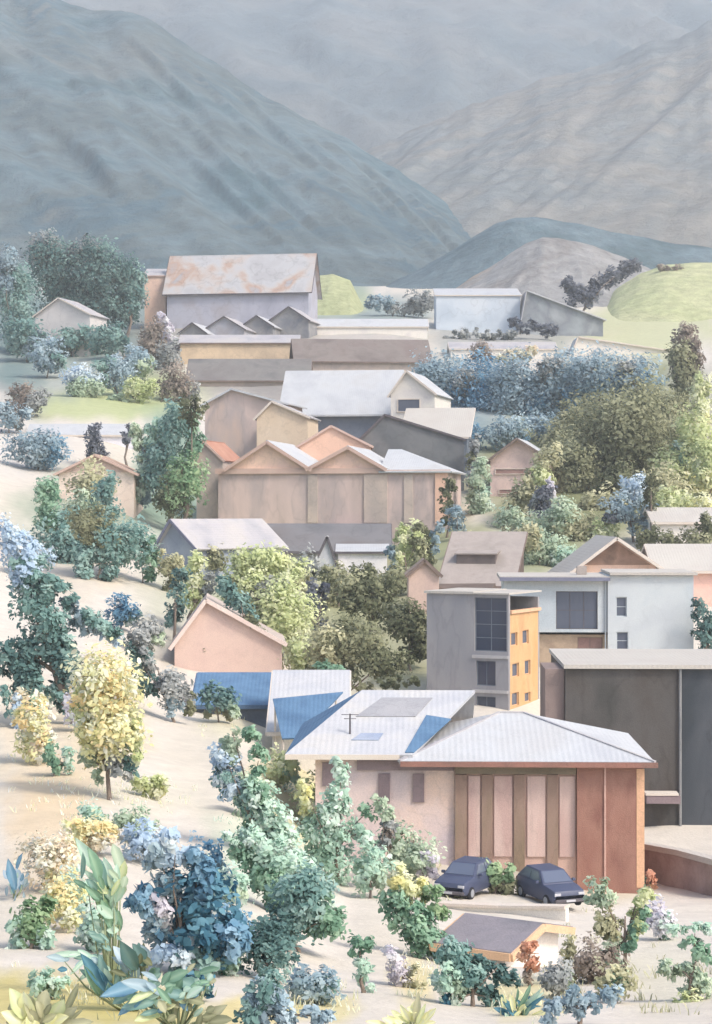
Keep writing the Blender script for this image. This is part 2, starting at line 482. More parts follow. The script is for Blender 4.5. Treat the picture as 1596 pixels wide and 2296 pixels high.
ridge('hill', 'rounded pale yellow green meadow on the right edge of the upper town',
      [(1290,800),(1315,750),(1340,698),(1380,648),(1435,612),(1495,594),(1560,588),(1640,590),(1900,590),(2300,680)],
      455, 520, 800, rock_mat('meadow_grass', [(196,202,152),(212,216,166),(222,222,176),(204,210,168)], 0.03, f=1.45, stretch=(1,1,1)), gully=0.02, seed=17.4, nu=110, nv=36, prof=0.7)
ridge('hill', 'small pale green meadow mound beside the long house',
      [(640,735),(690,640),(710,620),(745,615),(785,630),(805,670),(830,725)],
      470, 500, 735, rock_mat('mound_grass', [(190,198,150),(204,210,160),(212,214,168)], 0.05, f=1.6, stretch=(1,1,1)), gully=0.02, seed=19.4, nu=60, nv=24, prof=0.7)

# ------------------------------------------------------------------ buildings
W = lambda name, cols, **k: wash(name, cols, **k)
white_roof = W('white_roof', [(216,218,222),(228,230,232),(222,222,222)], f=F_ROOF, scale=0.25, edge=0.05, wave=1.1)
lilac_roof = W('lilac_roof', [(196,194,200),(214,210,212),(222,216,212)], f=F_ROOF, scale=0.25, edge=0.06, wave=1.1)
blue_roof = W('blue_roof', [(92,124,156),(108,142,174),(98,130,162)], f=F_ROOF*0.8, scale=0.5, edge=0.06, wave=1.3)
cream_trim = W('cream_trim', [(232,222,210),(226,212,198)], f=F_WALL*1.3, scale=0.6, edge=0.03)
peach_trim = W('peach_trim', [(212,184,170),(204,174,160)], f=F_WALL*1.2, scale=0.6, edge=0.05)
brown_trim = W('brown_trim', [(112,98,92),(132,116,108)], f=F_WALL, scale=0.8, edge=0.05)
dark_trim = W('dark_trim', [(84,80,84),(98,94,98)], f=F_WALL, scale=0.8, edge=0.04)
peach = W('peach_plaster', [(214,182,164),(222,190,170),(206,176,162)], scale=0.3)
pink = W('pink_plaster', [(216,186,174),(222,194,180),(210,182,172)], f=1.15, scale=0.3, edge=0.04)
taupe = W('taupe_plaster', [(182,164,156),(196,176,168),(172,158,154),(190,168,156)], scale=0.22, streak=2.5, edge=0.10)
taupe2 = W('grey_taupe_plaster', [(170,158,150),(188,172,160),(178,166,158)], scale=0.25, edge=0.10)
lilacw = W('lilac_plaster', [(150,150,160),(166,166,172),(158,154,158)], scale=0.3)
greyw = W('grey_plaster', [(132,132,134),(146,144,144),(120,122,128)], scale=0.25)
slatew = W('slate_plaster', [(96,104,116),(114,122,132),(88,94,106)], scale=0.3)
bluewhite = W('bluewhite_plaster', [(190,200,206),(206,212,214),(198,204,208)], f=1.1, scale=0.25, edge=0.05)
whitew = W('white_plaster', [(228,222,212),(234,228,218),(222,216,210)], f=F_WALL*1.15, scale=0.3, edge=0.05)
glass_m, _nt, _b = nodes_of('window_glass')
_b.inputs['Base Color'].default_value = alb((84,90,104), 0.9); _b.inputs['Roughness'].default_value = 0.25; _b.inputs['Specular IOR Level'].default_value = 0.5
dglass_m, _nt, _b = nodes_of('dark_window_glass')
_b.inputs['Base Color'].default_value = alb((56,64,82), 0.9); _b.inputs['Roughness'].default_value = 0.2; _b.inputs['Specular IOR Level'].default_value = 0.5

def window(root, x0, x1, z0, z1, y=0.0, frame=None, pane=None, mull=0, depth=0.12, T=None, name='window', bars_h=0):
    """a window: a frame ring standing proud of a wall at y, with a recessed pane; T maps the local wall plane into the building."""
    fr = frame or cream_trim
    t = min(0.14, 0.16*min(x1-x0, z1-z0))
    a = MB()
    a.box(x0-t, x1+t, y-depth, y+0.02, z1, z1+t)
    a.box(x0-t*1.5, x1+t*1.5, y-depth*1.7, y+0.02, z0-t, z0)
    a.box(x0-t, x0, y-depth, y+0.02, z0, z1)
    a.box(x1, x1+t, y-depth, y+0.02, z0, z1)
    for i in range(mull):
        xm = x0 + (x1-x0)*(i+1)/(mull+1)
        a.box(xm-t*.35, xm+t*.35, y-depth*.6, y+0.02, z0, z1)
    for i in range(bars_h):
        zm = z0 + (z1-z0)*(i+1)/(bars_h+1)
        a.box(x0, x1, y-depth*.55, y+0.02, zm-t*.35, zm+t*.35)
    p = MB(); p.box(x0+.004, x1-.004, y-0.03, y+0.01, z0+.004, z1-.004)
    if T:
        a.v = [tuple(T @ Vector(q)) for q in a.v]; p.v = [tuple(T @ Vector(q)) for q in p.v]
    w = a.build(name, fr, root)
    p.build('pane', pane or glass_m, w)
    return w

def house(name, label, px0, px1, base, eave, top, Y, D, axis='x', rot=0.0, wall=None, roof=None, trim=None, over=0.5,
          apex=None, wins=(), drop=9.0, cat='house', group=None, kind='gable', chimney=None, thick=0.18, gable=None, eave2=None, ridge_frac=0.5, pane=None):
    if Y is None: Y = yg((px0+px1)/2, base)
    m = K*Y; rz = math.radians(rot); cr = math.cos(rz)
    pc = (px0+px1)/2
    root = empty(name, P(pc, base, Y), rz)
    tag(root, label, cat, group)
    w = (px1-px0)*m/cr; x0, x1 = -w/2, w/2
    H = (base-eave)*m
    B = root.location.z
    wl, rf = MB(), MB()
    if kind == 'gable' and axis == 'y':
        R = (base-top)*m; ax = 0 if apex is None else (apex-pc)*m/cr
        wl.prism([(x0,-drop),(x1,-drop),(x1,H),(ax,R-.05),(x0,H)], 0, D)
        sl = (R-H)/(ax-x0); sr = (R-H)/(x1-ax); o = over
        l = [(ax,-o,R+.12),(ax,D+o,R+.12),(x0-o,D+o,H-o*sl+.12),(x0-o,-o,H-o*sl+.12)]
        r = [(ax,D+o,R+.12),(ax,-o,R+.12),(x1+o,-o,H-o*sr+.12),(x1+o,D+o,H-o*sr+.12)]
        rf.slab(l, thick); rf.slab(r, thick)
        bb = MB()
        bb.bar((ax,-o-.05,R-.02),(x0-o,-o-.05,H-o*sl-.02),.09,.28); bb.bar((ax,-o-.05,R-.02),(x1+o,-o-.05,H-o*sr-.02),.09,.28)
    elif kind == 'gable':
        yr = D*ridge_frac
        R = P(pc, top, Y+yr*cr).z - B
        wl.prism([(0,-drop),(D,-drop),(D,H),(yr,R-.05),(0,H)], 0, w)
        wl.v = [(y+x0, x, z) for x, y, z in wl.v]
        s = (R-H)/yr; s2 = (R-H)/(D-yr); o = over
        rf.slab([(x0-o,-o,H-o*s+.12),(x1+o,-o,H-o*s+.12),(x1+o,yr,R+.12),(x0-o,yr,R+.12)], thick)
        rf.slab([(x1+o,D+o,H-o*s2+.12),(x0-o,D+o,H-o*s2+.12),(x0-o,yr,R+.12),(x1+o,yr,R+.12)], thick)
        bb = MB()
        bb.box(x0-o, x1+o, -o-.06, -o+.02, H-o*s-.14, H-o*s+.1)
        for xe in (x0-o-.04, x1+o+.04):
            bb.bar((xe,-o,H-o*s-.03),(xe,yr,R-.03),.09,.24); bb.bar((xe,D+o,H-o*s2-.03),(xe,yr,R-.03),.09,.24)
    elif kind == 'hip':
        yr = D*ridge_frac
        R = P(pc, top, Y+yr*cr).z - B
        wl.box(x0, x1, 0, D, -drop, H)
        o = over
        ra, rb = (apex if apex is not None else (px0+(px1-px0)*.3, px0+(px1-px0)*.7))
        ra, rb = (ra-pc)*K*(Y+yr), (rb-pc)*K*(Y+yr)
        if rb - ra < .3: rb = ra + .3
        e = [(x0-o,-o,H),(x1+o,-o,H),(x1+o,D+o,H),(x0-o,D+o,H)]
        a, b_ = (ra,yr,R), (rb,yr,R)
        rf.slab([e[0],e[1],b_,a], thick); rf.slab([e[2],e[3],a,b_], thick)
        rf.slab([e[1],e[2],b_], thick); rf.slab([e[3],e[0],a], thick)
        bb = MB()
        bb.box(x0-o-.05, x1+o+.05, -o-.08, -o, H-.30, H+.02); bb.box(x0-o-.05, x0-o+.02, -o, D+o, H-.3, H+.02); bb.box(x1+o-.02, x1+o+.05, -o, D+o, H-.3, H+.02)
    elif kind == 'shed':
        R = P(pc, top, Y+D*cr).z - B
        wl.prism([(0,-drop),(D,-drop),(D,R-.05),(0,H)], 0, w)
        wl.v = [(y+x0, x, z) for x, y, z in wl.v]
        o = over; s = (R-H)/D
        rf.slab([(x0-o,-o,H-o*s+.12),(x1+o,-o,H-o*s+.12),(x1+o,D+o*.4,R+.12+s*o*.4),(x0-o,D+o*.4,R+.12+s*o*.4)], thick)
        bb = MB(); bb.box(x0-o, x1+o, -o-.06, -o+.02, H-o*s-.14, H-o*s+.1)
        for xe in (x0-o-.04, x1+o+.04): bb.bar((xe,-o,H-o*s-.03),(xe,D+o*.4,R+s*o*.4-.03),.09,.24)
    wl.build('wall', wall, root)
    r_ = rf.build('roof', roof, root)
    bb.build('fascia', trim or cream_trim, root)
    if axis == 'y' and gable is not None and kind == 'gable':
        g = MB(); f_ = .88
        g.prism([(ax-(ax-x0)*f_, H+.05),(ax+(x1-ax)*f_, H+.05),(ax, R-.3)], -.05, .02)
        g.build('gable_panel', gable, root)
    for (a, b, c, d) in wins:
        window(root, (a-pc)*m/cr, (c-pc)*m/cr, (base-d)*m, (base-b)*m, pane=pane)
    if chimney:
        cx, cz, hh = chimney
        q = MB(); X = (cx-pc)*m/cr; zc = (base-cz)*m
        q.box(X-.35, X+.35, D*.45-.35, D*.45+.35, zc, zc+hh); q.box(X-.42, X+.42, D*.45-.42, D*.45+.42, zc+hh, zc+hh+.12)
        q.build('chimney', brown_trim, r_)
    return root
# far town, from the top of the slope down
mixed_roof = W('patched_roof', [(206,204,206),(216,216,218),(220,210,204),(212,182,164),(196,194,198)], f=F_ROOF, scale=0.14, edge=0.14)
greyroof = W('grey_roof', [(128,126,126),(150,146,142),(138,132,130)], f=F_ROOF*.9, scale=0.2, edge=0.10)
long_house = house('long_house', 'long grey lilac house with patchy pale and peach roof under the mountain', 372, 692, 724, 648, 572, 440, 13, rot=-8,
      wall=W('dim_lilac', [(142,142,154),(158,158,168),(150,146,152)], f=.75, scale=0.15), roof=mixed_roof, trim=dark_trim, over=.9)
house('lean_to', 'narrow peach walled annex at the left end of the long house', 324, 371, 695, 618, 604, 446, 8, kind='shed', wall=peach, roof=lilac_roof, trim=peach_trim, over=.3)
for i, (a, b, ba, ev, rg, Yh, lb, ro) in enumerate([
    (402, 462, 764, 746, 724, 400, 'low grey house with white gable, leftmost of the zigzag row', white_roof),
    (458, 548, 764, 738, 710, 404, 'low grey house with lilac gable, second from left in the zigzag row', lilac_roof),
    (540, 612, 762, 732, 708, 410, 'low grey house with pale gable, third from left in the zigzag row', white_roof),
    (604, 692, 752, 718, 688, 414, 'low grey house with lilac gable, rightmost and highest of the zigzag row', lilac_roof)]):
    house('row_house', lb, a, b, ba, ev, rg, Yh, 9, axis='y', rot=-14, wall=greyw if i != 1 else lilacw, roof=ro, trim=dark_trim, over=.5, group='small gabled houses in a row below the long house')
house('low_house', 'long low house of ochre beige walls below the zigzag gables', 404, 668, 806, 768, 752, 378, 8, wall=W('ochre_plaster', [(196,172,142),(206,184,156),(184,164,140)], scale=.2), roof=lilac_roof, trim=brown_trim, over=.4)
house('barn', 'long grey roofed barn below the ochre house', 424, 690, 868, 850, 806, 352, 12, wall=taupe2, roof=greyroof, trim=brown_trim, over=.6)
house('barn', 'taupe barn with wide brown grey gable roof in the middle of the upper town', 668, 960, 826, 806, 762, 366, 12, wall=taupe2, roof=W('brown_roof', [(132,122,118),(150,140,134),(142,128,124)], f=F_ROOF*.85, scale=.2), trim=brown_trim, over=.8, rot=6)
house('low_house', 'long whitewashed low house above the brown grey barn', 700, 958, 758, 732, 716, 420, 8, wall=whitew, roof=white_roof, trim=cream_trim, over=.3)
house('blue_house', 'wide pale blue house with white roof edge under the lilac knoll', 978, 1166, 742, 662, 648, 440, 12, wall=W('pale_blue_plaster', [(178,188,198),(194,202,210),(204,208,212)], scale=.12), roof=white_roof, trim=cream_trim, over=.3, kind='shed')
house('hill_house', 'grey house with long white sloping verge right of the pale blue house', 1168, 1352, 744, 716, 652, 436, 12, axis='y', apex=1180, wall=W('hill_grey', [(150,156,160),(128,132,138),(166,170,172)], scale=.15), roof=lilac_roof, trim=white_roof, over=.7)
house('low_house', 'small white house with long low roof at the foot of the yellow green meadow', 1284, 1500, 800, 786, 756, 396, 9, axis='y', apex=1296, wall=whitew, roof=white_roof, trim=cream_trim, over=.5)
house('low_house', 'low cream house half hidden by peach coloured bushes above the blue trees', 1010, 1246, 800, 782, 768, 392, 8, wall=whitew, roof=lilac_roof, trim=cream_trim, over=.3)
house('cottage', 'pale lilac cottage with pointed gable among the dark trees on the left', 76, 204, 748, 706, 668, 405, 9, axis='y', apex=132, wall=W('cottage_wall', [(190,184,182),(206,200,196)], scale=.2), roof=lilac_roof, trim=cream_trim, over=.5, rot=-16)
house('grange', 'taupe house with white roof and round bushes at the left of the middle town', 458, 640, 1010, 905, 872, 270, 12, axis='y', apex=520, wall=taupe, roof=white_roof, trim=white_roof, over=.6, rot=-10)
house('cottage', 'small tan house with pale hooded roof tucked right of the taupe house', 575, 690, 1010, 935, 900, 262, 9, axis='y', apex=610, wall=W('tan_plaster', [(204,184,160),(214,196,174)], scale=.3), roof=lilac_roof, trim=cream_trim, over=.4, rot=-8)
# chalet with the large white roof
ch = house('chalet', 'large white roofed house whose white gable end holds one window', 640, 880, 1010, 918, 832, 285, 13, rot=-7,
      wall=W('blue_shade_plaster', [(98,108,124),(118,126,138),(108,112,122)], scale=.2), roof=white_roof, trim=white_roof, over=1.0)  # front faces away from the sun; its shade is put into the dark blue
house('chalet_wing', 'white gable fronted wing with a grey barred window beside the large white roof', 876, 974, 985, 882, 832, 276, 12, axis='y', apex=912, wall=whitew, roof=white_roof, trim=cream_trim, over=.4, rot=-14, wins=[(893,896,940,922)])
house('outbuilding', 'white low roofed shed stepping down right from the white gable', 905, 1046, 1040, 978, 918, 262, 8, wall=slatew, roof=W('cream_roof', [(230,224,214),(224,216,206)], f=F_ROOF, scale=.3, edge=.03, wave=1.1), trim=cream_trim, over=.5, kind='shed', rot=-8)
house('barn', 'dark slate barn wall standing below the white gable', 806, 1040, 1090, 985, 930, 252, 9, wall=W('dark_slate', [(96,100,104),(112,114,116),(86,92,100)], scale=.2), roof=W('olive_roof', [(120,120,110),(104,108,104)], f=F_ROOF*.8, scale=.3), trim=dark_trim, over=.3, kind='gable', axis='y', apex=862)
house('cottage', 'orange gabled house peeping out behind the twin gables', 668, 832, 1040, 1000, 955, 246, 9, axis='y', apex=742, wall=W('orange_plaster', [(210,172,150),(220,182,160)], scale=.3), roof=W('salmon_roof', [(208,170,150),(218,182,162)], f=F_ROOF*.8, scale=.3), trim=peach_trim, over=.3)

# the big house with twin peach gables
def twin_house():
    Y = 231.0; m = K*Y; rz = math.radians(-10)
    pc = 740
    root = empty('gabled_hall', P(pc, 1178, Y), rz)
    tag(root, 'large taupe hall with twin peach gables and white roofs', 'house')
    cr = math.cos(rz)
    lx = lambda px: (px-pc)*m/cr
    hz = lambda py: (1178-py)*m
    D = 14
    w = MB(); w.box(lx(486), lx(1000), 0, D, -7, hz(1056)); w.build('wall', taupe, root)
    b = MB(); b.box(lx(480), lx(862), -.35, .0-.003, hz(1062), hz(1050)); b.box(lx(862)+.01, lx(1008), -.35, -.003, hz(1062), hz(1054)); b.build('cornice', peach_trim, root)
    for a, c, ap, py in ((508, 694, 600, 990), (694, 862, 782, 1003)):
        g = MB(); g.prism([(lx(a), hz(1050)), (lx(c), hz(1050)), (lx(ap), hz(py))], -.02, D*.98)
        gb = g.build('gable', W('gable_peach', [(206,176,162),(216,180,160),(200,172,160)], scale=.25, f=.75), root)
        ov = .8
        s1 = (hz(py)-hz(1050))/(lx(ap)-lx(a)); s2 = (hz(py)-hz(1050))/(lx(c)-lx(ap))
        r = MB(); e = .35
        r.slab([(lx(ap),-ov,hz(py)+.2),(lx(ap),D+ov,hz(py)+.2),(lx(a)-e,D+ov,hz(1050)-e*s1+.2),(lx(a)-e,-ov,hz(1050)-e*s1+.2)], .2)
        r.slab([(lx(ap),D+ov,hz(py)+.2),(lx(ap),-ov,hz(py)+.2),(lx(c)+e,-ov,hz(1050)-e*s2+.2),(lx(c)+e,D+ov,hz(1050)-e*s2+.2)], .2)
        r.build('roof', white_roof, root)
        f = MB(); f.bar((lx(ap),-ov-.05,hz(py)-.05),(lx(a)-e,-ov-.05,hz(1050)-e*s1-.05),.1,.38); f.bar((lx(ap),-ov-.05,hz(py)-.05),(lx(c)+e,-ov-.05,hz(1050)-e*s2-.05),.1,.38)
        f.build('bargeboard', peach_trim, root)
    r = MB()
    zt, ze = P(862, 1008, Y+D*.5).z-root.location.z, hz(1058)
    r.slab([(lx(850),-.6,ze),(lx(1012),-.6,ze),(lx(880),D*.5,zt),(lx(850),D*.5,zt)], .2)
    r.slab([(lx(1012),-.6,ze),(lx(1012),D+.6,ze),(lx(880),D*.5,zt)], .2)
    r.build('hip_roof', white_roof, root)
    for a, c, col in ((690,712,'grey_taupe_plaster'),(816,868,'grey_taupe_plaster'),(905,925,'grey_taupe_plaster')):
        q = MB(); q.box(lx(a), lx(c), -.16, .02, hz(1172), hz(1064)); q.build('pilaster', taupe2, root)  # added strips: vertical shading of the wall, put into their greyer colour
    q = MB(); q.box(lx(974), lx(1001), -.2, .02, hz(1174), hz(1060)); q.build('lit_corner', W('orange_plaster', []), root)  # added strip: warm sunlight on the wall's right end, put into its colour
    q = MB(); q.box(lx(736), lx(846), -1.1, 0.02, hz(1182), hz(1174)); q.build('balcony_slab', W('mauve_trim', [(120,106,110),(136,120,122)], scale=.5), root)
    return root
twin_house()
house('cottage', 'narrow brick red gabled house at the left end of the twin gabled hall', 440, 500, 1180, 1030, 988, 236, 9, axis='y', apex=455, wall=taupe2, roof=W('brick_roof', [(190,140,120),(204,156,134)], f=F_ROOF*.8, scale=.4), trim=peach_trim, over=.3, rot=-12)
house('shed', 'long grey shed directly below the taupe hall', 505, 868, 1292, 1232, 1176, 214, 9, wall=W('shed_wall', [(150,148,150),(166,162,162)], scale=.25), roof=W('dim_roof', [(122,122,126),(138,136,138),(130,124,124)], f=F_ROOF*.85, scale=.15, edge=.10), trim=dark_trim, over=.5)
house('hut', 'small white hut with flat front among trees below the grey shed', 758, 868, 1304, 1238, 1222, 206, 5, wall=W('lilac_white', [(214,212,218),(226,222,222)], scale=.3), roof=white_roof, trim=dark_trim, over=.3, kind='shed')
house('hut', 'narrow pale grey hut with steep pointed roof below the grey shed', 700, 758, 1290, 1275, 1204, 204, 4, axis='y', apex=733, wall=W('pale_grey_wall', [(168,170,178),(182,184,190)], scale=.4), roof=lilac_roof, trim=dark_trim, over=.15)
house('cottage', 'small blue grey gabled house with white roof left of the grey shed', 352, 444, 1310, 1224, 1166, 190, 13, axis='y', apex=388, wall=W('blue_grey_wall', [(132,142,156),(150,158,170),(124,130,146)], scale=.3), roof=lilac_roof, trim=W('slate_trim', [(110,112,130),(124,126,142)], scale=.6), over=.5, rot=-38)
house('villa', 'brown pink gabled house beside the blue trees on the right', 1100, 1232, 1160, 1030, 984, 246, 10, axis='y', apex=1160, wall=W('mauve_plaster', [(196,172,164),(208,184,174),(186,164,158)], scale=.3), roof=white_roof, trim=brown_trim, over=.8, rot=-12,
      wins=[(1112,1052,1182,1062),(1120,1098,1170,1106)], pane=W('brown_shutter', [(140,112,106),(156,128,120)], scale=.6))
house('cottage', 'pinkish house with peach edged roof behind bushes on the left', 132, 300, 1180, 1060, 1020, 225, 10, axis='y', apex=214, wall=W('pale_pink', [(214,194,180),(222,204,190),(204,186,172)], scale=.25), roof=W('peach_roof', [(214,176,152),(222,192,172)], f=F_ROOF*.9, scale=.3), trim=peach_trim, over=.6, gable=W('gable_pinkgrey', [(196,170,158),(206,180,168)], scale=.3))
house('low_house', 'long white low house behind the pinkish house on the left slope', 60, 296, 1045, 975, 952, 274, 8, wall=W('lilac_white', []), roof=white_roof, trim=cream_trim, over=.3)
house('cottage', 'pink gabled house with blue lean-to roof in front', 392, 632, 1512, 1440, 1345, None, 9, axis='y', apex=462, wall=pink, roof=W('pale_pink_roof', [(226,210,200),(218,202,190)], f=F_ROOF, scale=.3, edge=.04), trim=W('pinkgrey_trim', [(206,186,176),(214,196,186)], scale=.5), over=.35, rot=4)
house('lean_to', 'low building with blue sheet roof in front of the pink gable', 440, 606, 1592, 1580, 1513, 121, 4.5, kind='shed', wall=slatew, roof=blue_roof, trim=W('blue_trim', [(76,96,120),(88,110,134)], scale=.6), over=.3)
house('lean_to', 'small peach roofed lean-to between the blue roof and the white roofs', 570, 640, 1594, 1586, 1512, 123, 4.5, kind='shed', wall=peach, roof=W('peach_pale_roof', [(226,206,192),(218,198,184)], f=F_ROOF, scale=.3, edge=.03), trim=cream_trim, over=.1)

# the tilted pale box house and neighbours above the tower
bx = house('studio', 'pale taupe house whose big sloping roof carries a dark strip dormer', 988, 1146, 1322, 1312, 1196, 178, 8, kind='shed', rot=-13, wall=W('dark_brown_wall', [(100,88,82),(116,104,96)], scale=.5), roof=W('taupe_roof', [(184,172,164),(196,184,176),(178,168,160)], f=F_ROOF*.92, scale=.3, edge=.06), trim=brown_trim, over=.3)
def studio_parts():
    m = K*178
    d = MB(); d.box((1010-1067)*m, (1100-1067)*m, 3.0, 5.2, 1.6, 3.3); o = d.build('dormer', W('dormer_brown', [(104,96,94),(118,108,104)], scale=.6), bx)
    e = MB(); e.slab([((1006-1067)*m,2.7,3.32),((1104-1067)*m,2.7,3.32),((1104-1067)*m,5.4,3.62),((1006-1067)*m,5.4,3.62)], .12); e.build('dormer_roof', W('taupe_roof', []), o)
    e = MB(); e.slab([(-5.2,-2.4,.18),(1.9,-2.4,.28),(1.9,-.32,.62),(-5.2,-.32,.5)], .35); e.build('porch_roof', W('dark_brown_wall', []), bx)
studio_parts()
house('hut', 'tiny pink hut with pointed roof left of the sloping taupe roof', 916, 984, 1330, 1286, 1256, 172, 5, axis='y', apex=952, wall=pink, roof=W('brown_hut_roof', [(170,150,136),(186,166,150)], f=F_ROOF*.8, scale=.5), trim=brown_trim, over=.3)
v = house('villa', 'white roofed villa with brown front gable and peach walls behind the pale grey block', 1296, 1470, 1300, 1268, 1206, 176, 12, axis='y', apex=1378, wall=peach, roof=W('cream_roof', []), trim=cream_trim, over=1.6, gable=W('brown_gable', [(146,120,106),(168,138,122),(132,110,98)], scale=.4))
house('annex', 'pink walled annex with wide white roof at the right edge behind the pale grey block', 1478, 1640, 1400, 1276, 1222, 178, 10, wall=W('rose_plaster', [(222,180,168),(228,190,172)], scale=.3), roof=W('cream_roof', []), trim=cream_trim, over=.6)
house('cottage', 'white house end half hidden by yellow green shrubs at the right edge', 1470, 1640, 1206, 1170, 1140, 205, 9, wall=whitew, roof=W('cream_roof', []), trim=cream_trim, over=.4)

# ------------------------------------------------------------------ pale grey block, tower, dark hall
def facade(mb, x0, x1, z0, z1, holes, t=.3, y=0.0):
    """a wall of thickness t in the xz plane with real openings"""
    xs = sorted({x0, x1, *[h[0] for h in holes], *[h[1] for h in holes]})
    zs = sorted({z0, z1, *[h[2] for h in holes], *[h[3] for h in holes]})
    for a, b in zip(xs, xs[1:]):
        zrun = None
        for c, d in zip(zs, zs[1:]):
            mx, mz = (a+b)/2, (c+d)/2
            if any(h[0] < mx < h[1] and h[2] < mz < h[3] for h in holes):
                if zrun: mb.box(a, b, y, y+t, *zrun); zrun = None
            else:
                zrun = (zrun[0], d) if zrun else (c, d)
        if zrun: mb.box(a, b, y, y+t, *zrun)

def pane_in(root, x0, x1, z0, z1, y, pane, frame, name='window', T=None, mull=1, bars=0):
    t = .07
    a = MB(); a.box(x0, x1, y, y+.08, z1-t, z1); a.box(x0, x1, y, y+.08, z0, z0+t); a.box(x0, x0+t, y, y+.08, z0+t, z1-t); a.box(x1-t, x1, y, y+.08, z0+t, z1-t)
    for i in range(mull):
        xm = x0+(x1-x0)*(i+1)/(mull+1); a.box(xm-t*.4, xm+t*.4, y+.01, y+.07, z0+t, z1-t)
    for i in range(bars):
        zm = z0+(z1-z0)*(i+1)/(bars+1); a.box(x0+t, x1-t, y+.012, y+.068, zm-t*.35, zm+t*.35)
    p = MB(); p.box(x0+.01, x1-.01, y+.03, y+.05, z0+.01, z1-.01)
    if T:
        a.v = [tuple(T @ Vector(q)) for q in a.v]; p.v = [tuple(T @ Vector(q)) for q in p.v]
    w = a.build(name, frame, root); p.build('pane', pane, w)

def pale_block():
    Y = 152.0; m = K*Y; pc, base = 1345, 1500
    root = empty('apartment_block', P(pc, base, Y), math.radians(-3))
    tag(root, 'pale blue grey flat roofed block with one large dark window and two small ones', 'building')
    X = lambda px: (px-pc)*m
    Z = lambda py: (base-py)*m
    D = 9.0
    big = (X(1247), X(1340), Z(1411), Z(1326))
    a = MB(); facade(a, X(1130), X(1362), Z(1418), Z(1300), [big]); a.box(X(1130), X(1362), D-.3, D, -4, Z(1300)); a.box(X(1130), X(1130)+.3, .31, D-.31, -4, Z(1300)); a.box(X(1130)+.31, X(1362)-.01, .31, D-.31, Z(1302), Z(1300))
    a.build('wall', bluewhite, root)
    pane_in(root, *big, .16, glass_m, dark_trim, mull=2, bars=1)
    sm = [(X(1380), X(1404), Z(1382), Z(1338)), (X(1381), X(1407), Z(1456), Z(1416))]
    b = MB(); facade(b, X(1362), X(1552), Z(1560), Z(1290), sm, y=-.35); b.box(X(1362), X(1552), D-.3, D, -4, Z(1290)); b.box(X(1552)-.3, X(1552), -.04, D-.31, -4, Z(1290)); b.box(X(1362)+.31, X(1552)-.31, -.04, D-.31, Z(1293), Z(1290)); b.box(X(1362), X(1362)+.3, -.04, D-.31, -4, Z(1290))
    b.build('wall', bluewhite, root)
    for s in sm: pane_in(root, *s, -.2, glass_m, W('bluewhite_plaster', []), mull=0, bars=1)
    lo = (X(1296), X(1352), Z(1480), Z(1430))
    c = MB(); facade(c, X(1130), X(1361.5), -4, Z(1424), [lo], y=.5); c.build('lower_wall', W('ochre_brown', [(160,142,124),(176,156,134),(148,130,114)], scale=.4, edge=.1), root)
    pane_in(root, *lo, .64, W('brown_shutter', []), brown_trim, mull=1, bars=1)
    r = MB(); r.box(X(1120), X(1366), -.8, D+.4, Z(1299), Z(1292)); r.box(X(1366)+.01, X(1560), -.75, D+.4, Z(1289), Z(1283)); r.build('roof', W('cream_roof', []), root)
    g = MB(); g.box(X(1120), X(1366), -.92, -.81, Z(1302), Z(1294)); g.build('gutter', W('slate_trim', []), root)
    e = MB(); e.box(X(1300), X(1322), 3.4, 4.4, Z(1292)+.01, Z(1292)+.7); e.build('roof_vent', W('taupe_roof', []), root)
    p = MB(); p.tube([(X(1357), -.12, Z(1300)), (X(1357), -.12, Z(1500))], [.06,.06]); p.build('downpipe', bluewhite, root)
pale_block()

